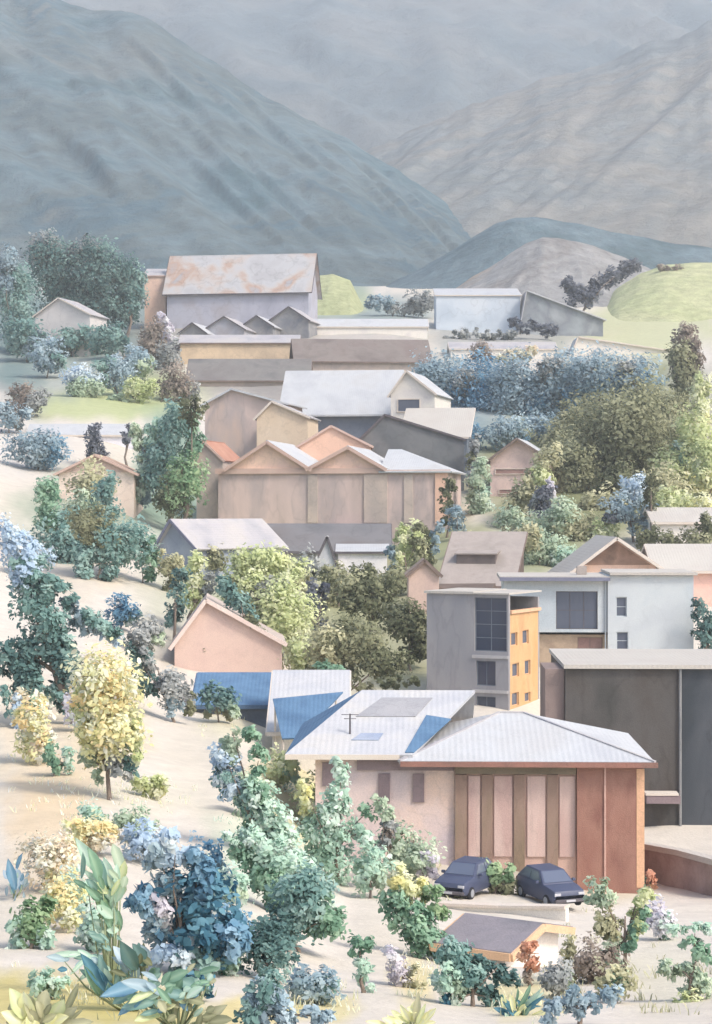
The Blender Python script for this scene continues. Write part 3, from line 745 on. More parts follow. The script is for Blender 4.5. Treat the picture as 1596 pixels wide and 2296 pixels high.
def tower():
    Y = 138.0; m = K*Y; rz = math.radians(-27); c, s = math.cos(rz), -math.sin(rz)
    base = 1640
    root = empty('tower_block', P(1140, base, Y), rz)          # at the near corner
    tag(root, 'narrow grey tower with dark window column and orange side dotted with small windows', 'building')
    w1 = 180*m/c; w2 = 84*m/s*1.02
    H = (base-1338)*m; Hs = (base-1372)*m
    Z = lambda py: (base-py)*m
    X = lambda px: -(1140-px)*m/c
    holes = [(X(1066), X(1136), Z(1462), Z(1338)), (X(1070), X(1112), Z(1540), Z(1484)), (X(1070), X(1112), Z(1612), Z(1564))]
    a = MB(); facade(a, -w1, 0, -5, Z(1334), [(h[0], h[1], h[2], min(h[3], Z(1341))) for h in holes], y=0)
    a.box(-w1, -w1+.3, .31, w2, -5, Z(1334)); a.box(-w1+.31, -.02, w2-.3, w2, -5, Z(1345))
    a.build('wall', W('tower_grey', [(140,140,144),(152,150,152),(130,132,138)], scale=.3, streak=3), root)
    T = None
    pane_in(root, holes[0][0], holes[0][1], holes[0][2], Z(1341), .16, dglass_m, slatew, mull=1, bars=3)
    pane_in(root, *holes[1], .16, dglass_m, slatew, mull=1)
    pane_in(root, *holes[2], .16, dglass_m, slatew, mull=1)
    # orange side: plane x = 0, running back along +y
    M = Matrix.Rotation(math.radians(90), 4, 'Z')
    Yl = lambda px: (px-1140)*m/s
    hs = []
    for (p0, p1, q0, q1) in ((1147,1164,1420,1450),(1178,1195,1418,1450),(1150,1168,1490,1521),(1184,1200,1488,1521),(1149,1168,1556,1586),(1184,1200,1562,1584)):
        hs.append((Yl(p0), Yl(p1), Z(q1), Z(q0)))
    b = MB(); facade(b, .31, w2-.31, -5, Z(1378), hs)
    b.v = [tuple(M @ Vector(q)) for q in b.v]
    b.build('side_wall', W('orange_render', [(232,184,130),(238,196,146),(226,178,132)], f=F_WALL*1.45, scale=.4, streak=2), root)
    for h in hs:
        pane_in(root, *h, .12, glass_m, W('orange_frame', [(210,170,134),(218,180,144)], scale=.8), T=M, mull=0)
    r = MB(); r.box(-w1-.15, X(1066)-.02, -.18, w2+.1, Z(1334)+.01, Z(1328)); r.box(X(1066)-.01, .12, -.18, w2+.1, Z(1334)+.012, Z(1330)); r.build('roof', W('cream_roof', []), root)
    p = MB(); p.box(-.28, .14, .32, w2, Z(1377), Z(1370)); p.build('parapet', W('orange_cap', [(206,164,132),(216,176,144)], scale=.6), root)
    for py in (1474, 1552):
        f = MB(); f.box(X(1062), -.02, -.12, -.004, Z(py+4), Z(py-3)); f.build('band', W('tower_band', [(170,168,168),(182,178,176)], scale=.6), root)
tower()

def dark_hall():
    Y = 116.0; m = K*Y; pc, base = 1480, 1905
    root = empty('dark_hall', P(pc, base, Y), math.radians(-2))
    tag(root, 'tall charcoal hall with cream flat roof slab and pale downpipe', 'building')
    X = lambda px: (px-pc)*m
    Z = lambda py: (base-py)*m
    D = 13
    a = MB(); a.box(X(1268), X(1526), 0, D, -5, Z(1500)); a.build('wall', W('charcoal', [(76,75,73),(90,87,85),(82,77,73),(70,72,74)], f=1.0, scale=.22, streak=2.2, edge=.14), root)
    a = MB(); a.box(X(1526)+.02, X(1760), .12, D, -5, Z(1500)); a.build('slate_wall', W('deep_slate', [(78,82,88),(92,96,102),(72,78,84)], f=1.3, scale=.25, streak=2.2, edge=.14), root)
    r = MB(); r.box(X(1264), X(1770), -.3, D+.4, Z(1499), Z(1490)); r.build('roof', W('cream_roof', []), root)
    p = MB(); p.tube([(X(1524), -.14, Z(1500)), (X(1524), -.14, Z(1880))], [.09,.09]); p.build('downpipe', W('pipe_grey', [(116,118,120),(134,134,134)], scale=.6), root)
    w = MB(); w.box(X(1445), X(1520), -1.1, -.004, Z(1796), Z(1779)); aw = w.build('awning', W('mauve_trim', []), root)
    w = MB(); w.box(X(1443), X(1516), -1.15, -.004, Z(1778), Z(1773)); w.build('awning_cap', cream_trim, aw)
    w = MB(); w.box(X(1224), X(1267), .4, 5.5, -5, Z(1502)); w.build('side_wall', W('mauve_brown', [(126,112,108),(140,124,118)], scale=.4), root)
dark_hall()

def brick_house():
    Y = 92.0; m = K*Y; pc, base = 1165, 1962
    root = empty('brick_house', P(pc, base, Y), math.radians(-2))
    tag(root, 'red brown house with white hipped roof and striped wall panels', 'house')
    X = lambda px: (px-pc)*m
    Z = lambda py: (base-py)*m
    D = 10.5
    H = Z(1702)
    # right, red brown corner
    a = MB(); a.box(X(1292), X(1440), -.35, D, -4, H); a.build('wall', W('red_brown_render', [(168,122,108),(180,136,120),(158,114,102)], f=1.35, scale=.5, streak=1.8, edge=.08, bump=.5), root)
    a = MB(); a.box(X(1424), X(1441.5), -.372, -.34, -.5, H-.4); a.build('corner_strip', W('orange_cap', []), root)
    a = MB(); a.box(X(1352), X(1356), -.43, -.352, -.2, H-.2); a.build('downpipe', W('mauve_pipe', [(186,150,138),(196,160,148)], scale=.8), root)
    # striped middle
    a = MB(); a.box(X(1020), X(1292)-.01, 0, D, -4, H); a.build('wall', W('striped_back', [(180,152,140),(194,164,150)], scale=.5, streak=3), root)
    for p0, p1, pr in ((1020,1046,.22),(1080,1104,.16),(1152,1176,.16),(1226,1250,.16)):
        q = MB(); q.box(X(p0), X(p1), -pr, -.003, -1, Z(1736)); q.build('pilaster', W('brown_pilaster', [(146,120,108),(158,134,120),(142,124,104)], f=1.15, scale=.7, streak=3, edge=.14), root)
    for p0, p1 in ((1050,1076),(1108,1148),(1182,1222),(1254,1288)):
        q = MB(); q.box(X(p0), X(p1), -.09, -.003, Z(1920), Z(1740)); q.build('panel', W('rose_panel', [(204,176,168),(212,186,176),(196,166,158)], f=F_WALL*1.2, scale=.6, streak=3), root)
    q = MB(); q.box(X(1020)+.005, X(1290), -.27, -.003, Z(1734), H-.02); q.build('frieze', W('olive_frieze', [(116,106,90),(132,120,104)], scale=.7), root)
    # left, lilac grey
    a = MB(); a.box(X(706), X(1020)-.01, .05, D, -4, Z(1704)); a.build('wall', W('left_lilac', [(164,152,154),(178,162,158),(192,168,152)], scale=.35, f=.72), root)
    q = MB(); q.box(X(800), X(1018), -.12, .046, Z(1728), Z(1705)); q.build('frieze', W('mauve_trim', []), root)
    for px in (722, 848, 925):
        q = MB(); q.box(X(px), X(px+26), -.05, .047, Z(1800 if px > 800 else 1765), Z(1736 if px > 800 else 1712)); q.build('shutter', W('mauve_trim', []), root)
    # roofs
    o = .55
    yr = D*.5
    zr = P(1168, 1598, Y+yr).z - root.location.z
    r = MB()
    e = [(X(895),-o-.35,H),(X(1462),-o-.35,H),(X(1462),D+o,H),(X(895),D+o,H)]
    a_, b_ = (X(1130)*1.05,yr,zr), (X(1186)*1.05,yr,zr)
    r.slab([e[0],e[1],b_,a_], .16); r.slab([e[1],e[2],b_], .16); r.slab([e[2],e[3],a_,b_], .16); r.slab([e[3],e[0],a_], .16)
    main = r.build('roof', white_roof, root)
    g = MB(); g.bar(e[1], b_, .16, .12); g.bar(e[0], a_, .16, .12); g.bar(a_, b_, .16, .12); g.build('ridge_cap', lilac_roof, main)
    g = MB(); g.box(X(898), X(1468), -o-.50, -o-.36, H-.26, H-.02); g.build('gutter', W('gutter_brown', [(150,108,96),(128,100,90)], scale=.8), root)
    y2 = D*.72
    z2 = P(880, 1548, Y+y2).z - root.location.z
    r = MB()
    Hl = Z(1690)
    f = [(X(640),-o,Hl),(X(925),-o,Hl),(X(1075),y2,z2),(X(800),y2,z2)]
    r.slab(f, .16); r.slab([(X(1075),y2,z2),(X(1075),D+2.6,Hl),(X(640),D+2.6,Hl),(X(800),y2,z2)], .16)
    wing = r.build('wing_roof', W('wing_white', [(214,216,222),(228,228,230),(236,232,226)], f=F_ROOF, scale=.3, edge=.05, wave=1.1), root)
    def on(u, v_, h=.0):
        A = Vector(f[0]).lerp(Vector(f[1]), u); B = Vector(f[3]).lerp(Vector(f[2]), u); q = A.lerp(B, v_); q.z += h
        return q
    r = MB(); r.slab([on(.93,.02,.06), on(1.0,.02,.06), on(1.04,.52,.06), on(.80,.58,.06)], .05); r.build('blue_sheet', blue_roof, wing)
    r = MB(); r.slab([on(.22,.56,.05), on(.72,.56,.05), on(.70,.86,.05), on(.26,.86,.05)], .04); r.build('skylight', W('grey_sheet', [(190,190,194),(204,202,204)], f=F_ROOF, scale=.5), wing)
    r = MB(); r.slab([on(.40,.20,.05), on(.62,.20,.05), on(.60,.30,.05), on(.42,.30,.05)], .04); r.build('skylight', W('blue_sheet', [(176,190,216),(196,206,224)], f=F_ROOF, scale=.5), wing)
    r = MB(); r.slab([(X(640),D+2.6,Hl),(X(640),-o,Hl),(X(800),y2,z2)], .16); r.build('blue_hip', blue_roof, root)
    g = MB(); g.box(X(640), X(896), -o-.14, -o-.003, Hl-.24, Hl); g.build('gutter', cream_trim, root)
    q = MB(); q.tube([on(.33,.3,0), on(.33,.3,1.0)], [.05,.04]); q.bar(on(.26,.3,.95), on(.40,.3,.95), .03, .03); q.bar(on(.28,.3,.75), on(.38,.3,.75), .03, .03); q.build('antenna', dark_trim, wing)
brick_house()
house('cottage', 'low white roofed house with blue sheet lower roof left of the white hipped roof', 610, 772, 1650, 1640, 1508, 112, 8, kind='shed', wall=whitew, roof=W('wing_white', []), trim=cream_trim, over=.3)
def blue_skirt():
    Y = 109.0; m = K*Y
    root = empty('carport', P(690, 1668, Y), math.radians(0))
    tag(root, 'blue sheet carport roof in front of the low white roofed house', 'carport')
    X = lambda px: (px-690)*m
    Z = lambda py: (1668-py)*m
    r = MB(); r.slab([(X(634),-1.2,Z(1650)),(X(672),-1.2,Z(1648)),(X(768),3.0,Z(1562)),(X(606),3.0,Z(1578))], .1); r.build('roof', blue_roof, root)
    p = MB()
    for x, y, z in ((X(636),-1.0,Z(1652)),(X(668),-1.0,Z(1650)),(X(752),2.8,Z(1576)),(X(612),2.8,Z(1584))): 
        q = MB(); q.tube([(x,y,-5),(x,y,z)], [.06,.06]); q.build('post', cream_trim, root)
blue_skirt()

# terrace walls, wall in front of the cars, little grey roofed house
def wall_strip(name, label, pts, thick, mat, cap, cat='wall', capt=.12, down=3.0):
    """pts: (px, py_top, py_bottom, Y)"""
    A = P(pts[0][0], pts[0][2], pts[0][3])
    root = empty(name, A)
    tag(root, label, cat)
    w, c = MB(), MB()
    for (p, q) in zip(pts, pts[1:]):
        a0, a1 = P(p[0],p[1],p[3])-A, P(p[0],p[2],p[3])-A
        b0, b1 = P(q[0],q[1],q[3])-A, P(q[0],q[2],q[3])-A
        a1.z -= down; b1.z -= down
        n = Vector((-(b0-a0).y, (b0-a0).x, 0)).normalized()*thick
        w.add([a1,b1,b0,a0,a1+n,b1+n,b0+n,a0+n], [(0,1,2,3),(7,6,5,4),(0,4,5,1),(3,2,6,7),(0,3,7,4),(1,5,6,2)])
        n2 = n.normalized()*.12
        h = Vector((0,0,capt))
        q8 = [a0-n2,b0-n2,b0+n+n2,a0+n+n2]
        c.add([v+Vector((0,0,.003)) for v in q8]+[v+h for v in q8], [(3,2,1,0),(4,5,6,7),(0,1,5,4),(1,2,6,5),(2,3,7,6),(3,0,4,7)])
    w.build('wall', mat, root); c.build('coping', cap, root)
    return root
wall_strip('terrace_wall', 'mauve brown terrace wall with white coping below the charcoal hall', [(1436,1902,2000,98),(1520,1918,2020,94),(1640,1950,2050,89)], .4, W('mauve_brown_wall', [(146,128,122),(162,142,136),(174,156,150)], scale=.5, edge=.1), W('cream_roof', []), capt=.28)
wall_strip('garden_wall', 'cream garden wall in front of the two parked cars', [(985,2030,2092,77.5),(1120,2036,2100,76.5),(1268,2038,2110,75)], .3, whitew, cream_trim, down=1.0)
g = house('bungalow', 'small house with slanted lilac grey roof and orange edge at the bottom', 1004, 1130, 2172, 2122, 2066, 58, 3.6, rot=-32, wall=W('cream_wall', [(234,224,212),(238,230,220)], f=F_WALL*1.1, scale=.4, edge=.03), roof=W('lilac_grey_roof', [(146,142,150),(160,154,160),(138,136,142)], f=F_ROOF*.9, scale=.5, edge=.08), trim=W('orange_trim', [(224,184,146),(230,194,160)], f=F_WALL*1.2, scale=.6), over=.35)
# ------------------------------------------------------------------ the two parked cars
car_paint, _nt, _b = nodes_of('slate_blue_paint')
_b.inputs['Base Color'].default_value = alb((66,72,94), .9); _b.inputs['Roughness'].default_value = .45; _b.inputs['Specular IOR Level'].default_value = .4
tyre_m, _nt, _b = nodes_of('tyre'); _b.inputs['Base Color'].default_value = (.03,.03,.035,1)
rim_m, _nt, _b = nodes_of('rim'); _b.inputs['Base Color'].default_value = (.3,.31,.33,1); _b.inputs['Roughness'].default_value = .5
lamp_m, _nt, _b = nodes_of('lamp_lens'); _b.inputs['Base Color'].default_value = (.5,.5,.52,1); _b.inputs['Roughness'].default_value = .2
car_glass, _nt, _b = nodes_of('car_glass'); _b.inputs['Base Color'].default_value = alb((88,96,114), .9); _b.inputs['Roughness'].default_value = .12; _b.inputs['Specular IOR Level'].default_value = .7
def make_car(loc, rz, label):
    root = empty('parked_car', loc, rz)
    root.scale = (.9, .9, .9)
    tag(root, label, 'car', 'dark cars parked below the striped wall')
    # side profile: x along the car, z up; width by station
    st = [(-2.05,.42,.62,.72,0),(-1.95,.30,.86,.82,0),(-1.3,.26,.98,.88,0),(-.85,.25,1.02,.90,0),(-.3,.25,1.05,.90,0),(.6,.25,1.05,.90,0),(1.35,.25,1.04,.89,0),(1.85,.28,1.0,.86,0),(2.05,.40,.80,.78,0)]
    bm = MB(); V = []; n = 8
    for x, z0, z1, w, _ in st:
        V += [(x,-w*.92,z0),(x,-w,z0+.16),(x,-w*1.0,z1-.22),(x,-w*.93,z1),(x,w*.93,z1),(x,w*1.0,z1-.22),(x,w,z0+.16),(x,w*.92,z0)]
    F = [tuple(range(8)), tuple(range(len(st)*8-1, len(st)*8-9, -1))]
    for i in range(len(st)-1):
        for k in range(8): F.append((i*8+k, (i+1)*8+k, (i+1)*8+(k+1)%8, i*8+(k+1)%8))
    bm.add(V, F)
    body = bm.build('body', car_paint, root, smooth=True, bevel=.03)
    cb = MB(); q = [(-.95,1.0,.84),(-.25,1.56,.64),(1.15,1.60,.64),(1.9,1.0,.80)]
    V = []
    for x, z, w in q: V += [(x,-w,z),(x,w,z)]
    cb.add(V, [(0,1,3,2),(2,3,5,4),(4,5,7,6),(0,2,4,6),(1,7,5,3),(0,6,7,1)])
    cb.build('cabin', car_paint, root, bevel=.05)
    def quad(name, pts, mat, t=.02):
        c = MB(); pts = [Vector(p) for p in pts]; nn = (pts[1]-pts[0]).cross(pts[2]-pts[0]).normalized()*t
        c.add([p+nn for p in pts]+[p-nn*.5 for p in pts], [(0,1,2,3),(7,6,5,4),(0,4,5,1),(1,5,6,2),(2,6,7,3),(3,7,4,0)]); c.build(name, mat, root)
    quad('windscreen', [(-.86,-.72,1.08),(-.86,.72,1.08),(-.30,.58,1.51),(-.30,-.58,1.51)], car_glass)
    quad('rear_window', [(1.80,.68,1.08),(1.80,-.68,1.08),(1.24,-.56,1.53),(1.24,.56,1.53)], car_glass)
    for s in (-1, 1):
        quad('side_window', [(-.62,s*.80,1.10),(.45,s*.80,1.10),(.42,s*.675,1.50),(-.18,s*.675,1.49)], car_glass)
        quad('side_window', [(.52,s*.80,1.10),(1.55,s*.79,1.10),(1.10,s*.675,1.52),(.49,s*.675,1.50)], car_glass)
        for wx in (-1.3, 1.3):
            w = MB(); w.lathe([(.0,-.1),(.26,-.1),(.32,-.07),(.33,0),(.32,.07),(.26,.1),(0,.1)], (wx, s*.80, .33), 20, 'y'); wo = w.build('wheel', tyre_m, root, smooth=True)
            r = MB(); r.lathe([(0,-.115),(.19,-.112),(.20,.112),(0,.115)], (wx, s*.80, .33), 14, 'y'); r.build('rim', rim_m, wo)
        h = MB(); h.box(-2.03,-1.93,s*.62-.16,s*.62+.16,.64,.78); h.build('headlight', lamp_m, root, bevel=.02)
        h = MB(); h.box(1.97,2.05,s*.66-.1,s*.66+.1,.70,.92); h.build('tail_light', W('tail_red', [(150,60,60),(160,70,66)], scale=2), root, bevel=.02)
        mi = MB(); mi.box(-.62,-.48,s*.98-.1,s*.98+.08,1.02,1.16); mi.build('mirror', car_paint, root, bevel=.03)
    b = MB(); b.box(-2.14,-1.9,-.78,.78,.34,.50); b.build('bumper', dark_trim, root, bevel=.04)
    pl = MB(); pl.box(-2.165,-2.143,-.24,.24,.38,.48); pl.build('number_plate', lamp_m, root)
for px, Yc, rz, lb in ((1046, 82.5, 62, 'dark slate blue car parked left of the bush below the striped wall'), (1232, 82.0, 112, 'dark slate blue car parked right of the bush below the striped wall')):
    make_car((P(px, 2046, Yc).x, Yc, gz(px, Yc)+.06), math.radians(rz), lb)
# ------------------------------------------------------------------ vegetation
PAL = {
 'teal':   ((84,122,116),(108,146,138),(140,170,160)),
 'deep':   ((62,94,94),(80,116,112),(112,144,136)),
 'bluegrey':((108,134,146),(134,158,168),(162,180,186)),
 'blue':   ((66,112,144),(96,142,168),(138,172,190)),
 'petrol': ((44,92,116),(66,118,140),(92,142,160)),
 'sky':    ((140,164,188),(166,188,206),(190,204,214)),
 'mint':   ((134,168,148),(160,190,168),(186,208,186)),
 'sage':   ((134,156,130),(158,176,148),(184,196,168)),
 'green':  ((86,126,100),(110,150,122),(146,178,146)),
 'grass':  ((96,132,92),(122,154,110),(158,180,132)),
 'olive':  ((104,108,78),(128,130,96),(156,156,118)),
 'dolive': ((78,84,60),(98,104,74),(128,130,96)),
 'khaki':  ((140,138,104),(162,160,122),(186,182,142)),
 'lime':   ((156,168,110),(184,192,134),(210,212,160)),
 'straw':  ((204,194,120),(224,212,140),(236,226,168)),
 'ochre':  ((214,176,120),(234,200,140),(242,218,174)),
 'peach':  ((216,178,148),(226,194,166),(234,210,186)),
 'grey':   ((118,124,124),(142,146,144),(168,170,166)),
 'slate':  ((78,84,98),(98,104,116),(124,128,138)),
 'brown':  ((116,104,94),(136,122,110),(160,146,132)),
 'dry_straw': ((206,198,150),(220,212,166),(230,222,184)),
 'dry_ochre': ((216,196,156),(228,208,170),(234,218,188)),
 'rust':   ((184,124,96),(206,148,116),(222,172,144)),
 'lilac':  ((170,164,176),(192,186,194),(210,204,208)),
}
BARK = W('bark', [(112,100,92),(136,122,110),(100,92,88)], scale=2.0, streak=4, edge=.1, bump=.6)

def leaf_mesh(strokes, Y, origin, leaf, dens, seed, slender=.5, droop=0.0, gap=1.0):
    rng = np.random.default_rng(seed)
    leaf = leaf*(.74 if Y < 110 else .62)
    mats, VV, FF, MI, TT, NN = [], [], [], [], [], []
    base = 0
    m = K*Y
    for st in strokes:
        x0, y0, x1, y1, w, col = st[:6]
        dy = st[6] if len(st) > 6 else rng.uniform(-.35, .35)*w*m
        if col not in mats: mats.append(col)
        mi = mats.index(col)
        w = w*(1.3 if Y < 110 else 1.24) + 4
        A = np.array(P(x0, y0, Y)) + np.array((0, dy, 0)); B = np.array(P(x1, y1, Y)) + np.array((0, dy, 0))
        L = np.linalg.norm(B-A); R = w*m/2; s = leaf*m
        ax = (B-A)/L if L > 1e-6 else np.array((0, 0, 1.0))
        nl = int(max(40, 2.0*dens*((L+2*R)*2*R*.8)/(s*s)))
        kc = int(max(8, min(150, (L+2*R)*2*R/(s*s*5))))
        t = rng.random(kc)*(L + R*.5) - R*.25
        d = rng.normal(size=(kc, 3)); d /= np.linalg.norm(d, axis=1)[:, None]
        rr = R*.84*rng.random(kc)**(1/2.4)
        tl = np.clip(t/max(L, 1e-6), 0, 1)
        taper = np.where(L > R, 1 - .35*np.abs(tl*2-1)**2, 1.0)
        cc = A + ax*t[:, None] + d*(rr*taper)[:, None]
        ctint = rng.random(kc)
        crad = np.maximum(s*1.1, R*rng.uniform(.24, .46, kc))
        ci = rng.integers(0, kc, nl)
        off = rng.normal(size=(nl, 3)); off *= (rng.random(nl)**.5/np.linalg.norm(off, axis=1))[:, None]
        pos = cc[ci] + off*crad[ci][:, None]*1.1
        mid = A + ax*np.clip((pos-A) @ ax, 0, L)[:, None]
        out = pos - mid; out /= np.linalg.norm(out, axis=1)[:, None] + 1e-6
        nrm = out*.55 + np.array((.15, -.25, .5)) + rng.normal(size=(nl, 3))*.45
        nrm /= np.linalg.norm(nrm, axis=1)[:, None]
        long_ = rng.normal(size=(nl, 3))*.6 + out*.5 + ax*.5*rng.choice([-1, 1], nl)[:, None]*(1 if L > R else 0) - np.array((0, 0, droop))
        long_ -= nrm*np.sum(long_*nrm, axis=1)[:, None]
        long_ /= np.linalg.norm(long_, axis=1)[:, None] + 1e-6
        side = np.cross(long_, nrm)
        ls = s*(.45 + 1.1*rng.random(nl)**1.5)*.66; ws = ls*slender*rng.uniform(.8, 1.25, nl)
        shp = ((0, -1, 0), (1, -.25, .18), (.75, .5, .14), (0, 1, -.1), (-.75, .5, .14), (-1, -.25, .18))
        V = np.stack([pos + side*(a*ws)[:, None] + long_*(b*ls)[:, None] + nrm*(c*ws)[:, None] for a, b, c in shp], axis=1)
        VV.append(V.reshape(-1, 3))
        idx = base + np.arange(nl)*6
        f = np.stack([np.stack([idx, idx+1, idx+2, idx+3], 1), np.stack([idx, idx+3, idx+4, idx+5], 1)], 1).reshape(-1, 4)
        FF.append(f); MI.append(np.full(len(f), mi))
        tt = np.clip(ctint[ci]*.75 + rng.random(nl)*.25, 0, 1)
        TT.append(np.repeat(tt, 6))
        sn = out*.6 + nrm*.5; sn /= np.linalg.norm(sn, axis=1)[:, None]
        NN.append(np.repeat(sn, 6, axis=0))
        base += nl*6
    V = np.concatenate(VV) - np.array(origin); F = np.concatenate(FF); MI = np.concatenate(MI); T = np.concatenate(TT)
    me = bpy.data.meshes.new('crown')
    me.vertices.add(len(V)); me.vertices.foreach_set('co', V.astype(np.float32).ravel())
    me.loops.add(len(F)*4); me.loops.foreach_set('vertex_index', F.astype(np.int32).ravel())
    me.polygons.add(len(F)); me.polygons.foreach_set('loop_start', (np.arange(len(F))*4).astype(np.int32))
    me.update(calc_edges=True)
    for c in mats: me.materials.append(leaf_mat(c, *PAL[c]))
    me.polygons.foreach_set('material_index', MI.astype(np.int32))
    at = me.attributes.new('tint', 'FLOAT', 'POINT'); at.data.foreach_set('value', T.astype(np.float32))
    me.normals_split_custom_set_from_vertices(np.concatenate(NN).astype(np.float32))
    return me

_seed = [100]
def plant(name, label, cat, base, strokes, Y=None, group=None, leaf=11, dens=4.2, trunk=True, slender=.5, crown='crown', droop=0.0, limb=None):
    """base: reading of the foot; strokes: foliage masses (x0, y0, x1, y1, width, colour)."""
    _seed[0] += 1
    rnd = random.Random(_seed[0])
    if Y is None or (Y < 126 and base[1] < 2290): Y = yg(*base)
    m = K*Y
    foot = P(base[0], base[1], Y)
    foot.z = gz(base[0], Y) + .03
    root = empty(name, foot)
    tag(root, label, cat, group)
    me = leaf_mesh(strokes, Y, foot, leaf, dens, _seed[0], slender, droop)
    o = bpy.data.objects.new(crown, me); C.objects.link(o); o.parent = root
    if trunk:
        big = sorted(strokes, key=lambda s: -s[4]*(abs(s[3]-s[1])+abs(s[2]-s[0])+s[4]))[:7]
        top = sum((P((s[0]+s[2])/2, (s[1]+s[3])/2, Y) for s in big), Vector())/len(big) - foot
        h = max(top.z, .5)
        r0 = limb*m if limb else min(.32, max(.05, h*.035))
        t = MB()
        n1 = Vector((rnd.uniform(-.1,.1)*h + top.x*.3, rnd.uniform(-.05,.05)*h, h*.35)); n2 = Vector((top.x*.7, rnd.uniform(-.05,.05)*h, h*.7))
        t.tube([(0,0,-.4), (0,0,.02), n1, n2, (top.x, 0, h)], [r0*1.4, r0*1.15, r0*.9, r0*.7, r0*.35])
        tr = t.build('trunk' if cat in ('tree', 'cypress') else 'stem', BARK, root, smooth=True)
        b = MB()
        for s in big[:6]:
            e = P(s[0]*.35+s[2]*.65, min(s[1], s[3])*.6+max(s[1], s[3])*.4, Y) - foot
            st = n1.lerp(n2, rnd.uniform(.0, 1))
            if (e-st).length < .05: continue
            mid = st.lerp(e, .5) + Vector((rnd.uniform(-.06,.06), rnd.uniform(-.15,.15), rnd.uniform(0,.1)))*(e-st).length
            b.tube([st, mid, e], [r0*.5, r0*.36, r0*.15], 5)
        if b.v: b.build('limb', BARK, tr, smooth=True)
    return root

def blob(x, y, r, col, ry=None):
    """one roughly round foliage mass"""
    ry = ry or r
    if ry >= r: return (x, y-(ry-r), x, y+(ry-r)+.01, 2*r, col)
    return (x-(r-ry), y, x+(r-ry), y+.01, 2*ry, col)

T, Bh = 'tree', 'bush'
G1 = 'dark trees on the upper left slope'
plant('broad_tree', 'dark teal broad tree at the far left of the upper slope', T, (40,880), [blob(34,680,42,'teal',100),blob(50,800,36,'teal',70),blob(16,600,22,'bluegrey',60),blob(20,850,20,'grey',40)], 410, G1, 9)
plant('broad_tree', 'tallest dark teal tree directly behind the pale lilac cottage', T, (130,735), [blob(130,600,56,'deep',62),blob(105,560,34,'grey',34),blob(150,670,60,'deep',50)], 436, G1, 9)
plant('broad_tree', 'dark teal tree right of the pale lilac cottage', T, (215,745), [blob(215,600,50,'deep',64),blob(190,570,32,'grey',34),blob(215,690,56,'deep',42)], 432, G1, 9)
plant('broad_tree', 'narrow dark teal tree just left of the long grey lilac house', T, (285,735), [blob(278,630,34,'deep',72),blob(306,650,22,'teal',60),blob(270,690,36,'deep',36)], 434, G1, 9)
plant('tree_clump', 'soft teal bushes below the pale lilac cottage', Bh, (150,800), [blob(130,790,60,'teal',30),blob(200,770,40,'teal',36),blob(95,800,30,'bluegrey',34)], None, None, 9, trunk=False)
plant('round_bush', 'pale blue topped round bush above the yellow green field on the left', Bh, (186,890), [blob(182,850,40,'sky',30),blob(190,870,44,'sage',24)], None, None, 9)
plant('round_bush', 'grey mauve bush at the left end of the yellow green field', Bh, (62,935), [blob(50,895,32,'brown',34),blob(84,900,30,'grey',24)], None, None, 9)
plant('round_bush', 'grey teal bush right of the pale blue topped bush', Bh, (268,890), [blob(260,840,34,'bluegrey',44),blob(230,830,22,'teal',30)], None, None, 9)
plant('round_bush', 'bright lime bush at the right end of the yellow green field', Bh, (310,905), [blob(312,870,44,'lime',26),blob(270,895,30,'sage',14)], None, None, 9)
plant('rowan', 'dark grey brown tree left of the ochre low house', T, (352,830), [blob(340,760,30,'brown',56),blob(370,800,32,'grey',40),blob(315,810,26,'slate',16)], None, None, 9)
plant('rowan', 'pale lilac spindly bush at the left corner of the ochre low house', Bh, (380,800), [(362,712,394,790,34,'lilac')], 382, None, 8)
plant('rowan', 'taupe brown tree behind the big weeping tree and left of the grey barn', T, (400,900), [blob(392,860,36,'brown',46),blob(420,880,22,'grey',26)], None, None, 9)
plant('mountain_pine', 'grey green bushes on the spur right of the small green mound', Bh, (880,705), [blob(850,680,34,'bluegrey',18),blob(910,690,46,'grey',18),blob(950,672,34,'grey',22)], 470, None, 9)
plant('mountain_pine', 'dark slate tree belt slanting along the lilac knoll', T, (1300,700), [(1270,640,1330,655,40,'slate'),(1330,640,1425,590,38,'slate'),(1280,680,1330,660,40,'slate')], 452, None, 9)
plant('mountain_pine', 'dark slate brown tree at the top right corner above the meadow', T, (1530,640), [(1480,600,1560,622,26,'brown'),(1545,628,1590,634,18,'brown')], 512, None, 9, trunk=False)
plant('scrub', 'grey scrub below the pale blue house', Bh, (1100,760), [(1000,752,1150,752,24,'grey'),(1150,725,1240,740,30,'slate')], 425, None, 9, trunk=False)
plant('round_bush', 'brown mauve round bush in front of the low cream house', Bh, (1080,816), [blob(1078,792,22,'brown',24)], 372, None, 8)
plant('round_bush', 'peach and khaki bush right of the brown mauve bush', Bh, (1160,812), [(1110,800,1200,786,26,'peach'),(1120,808,1190,800,20,'khaki')], 370, None, 8, trunk=False)

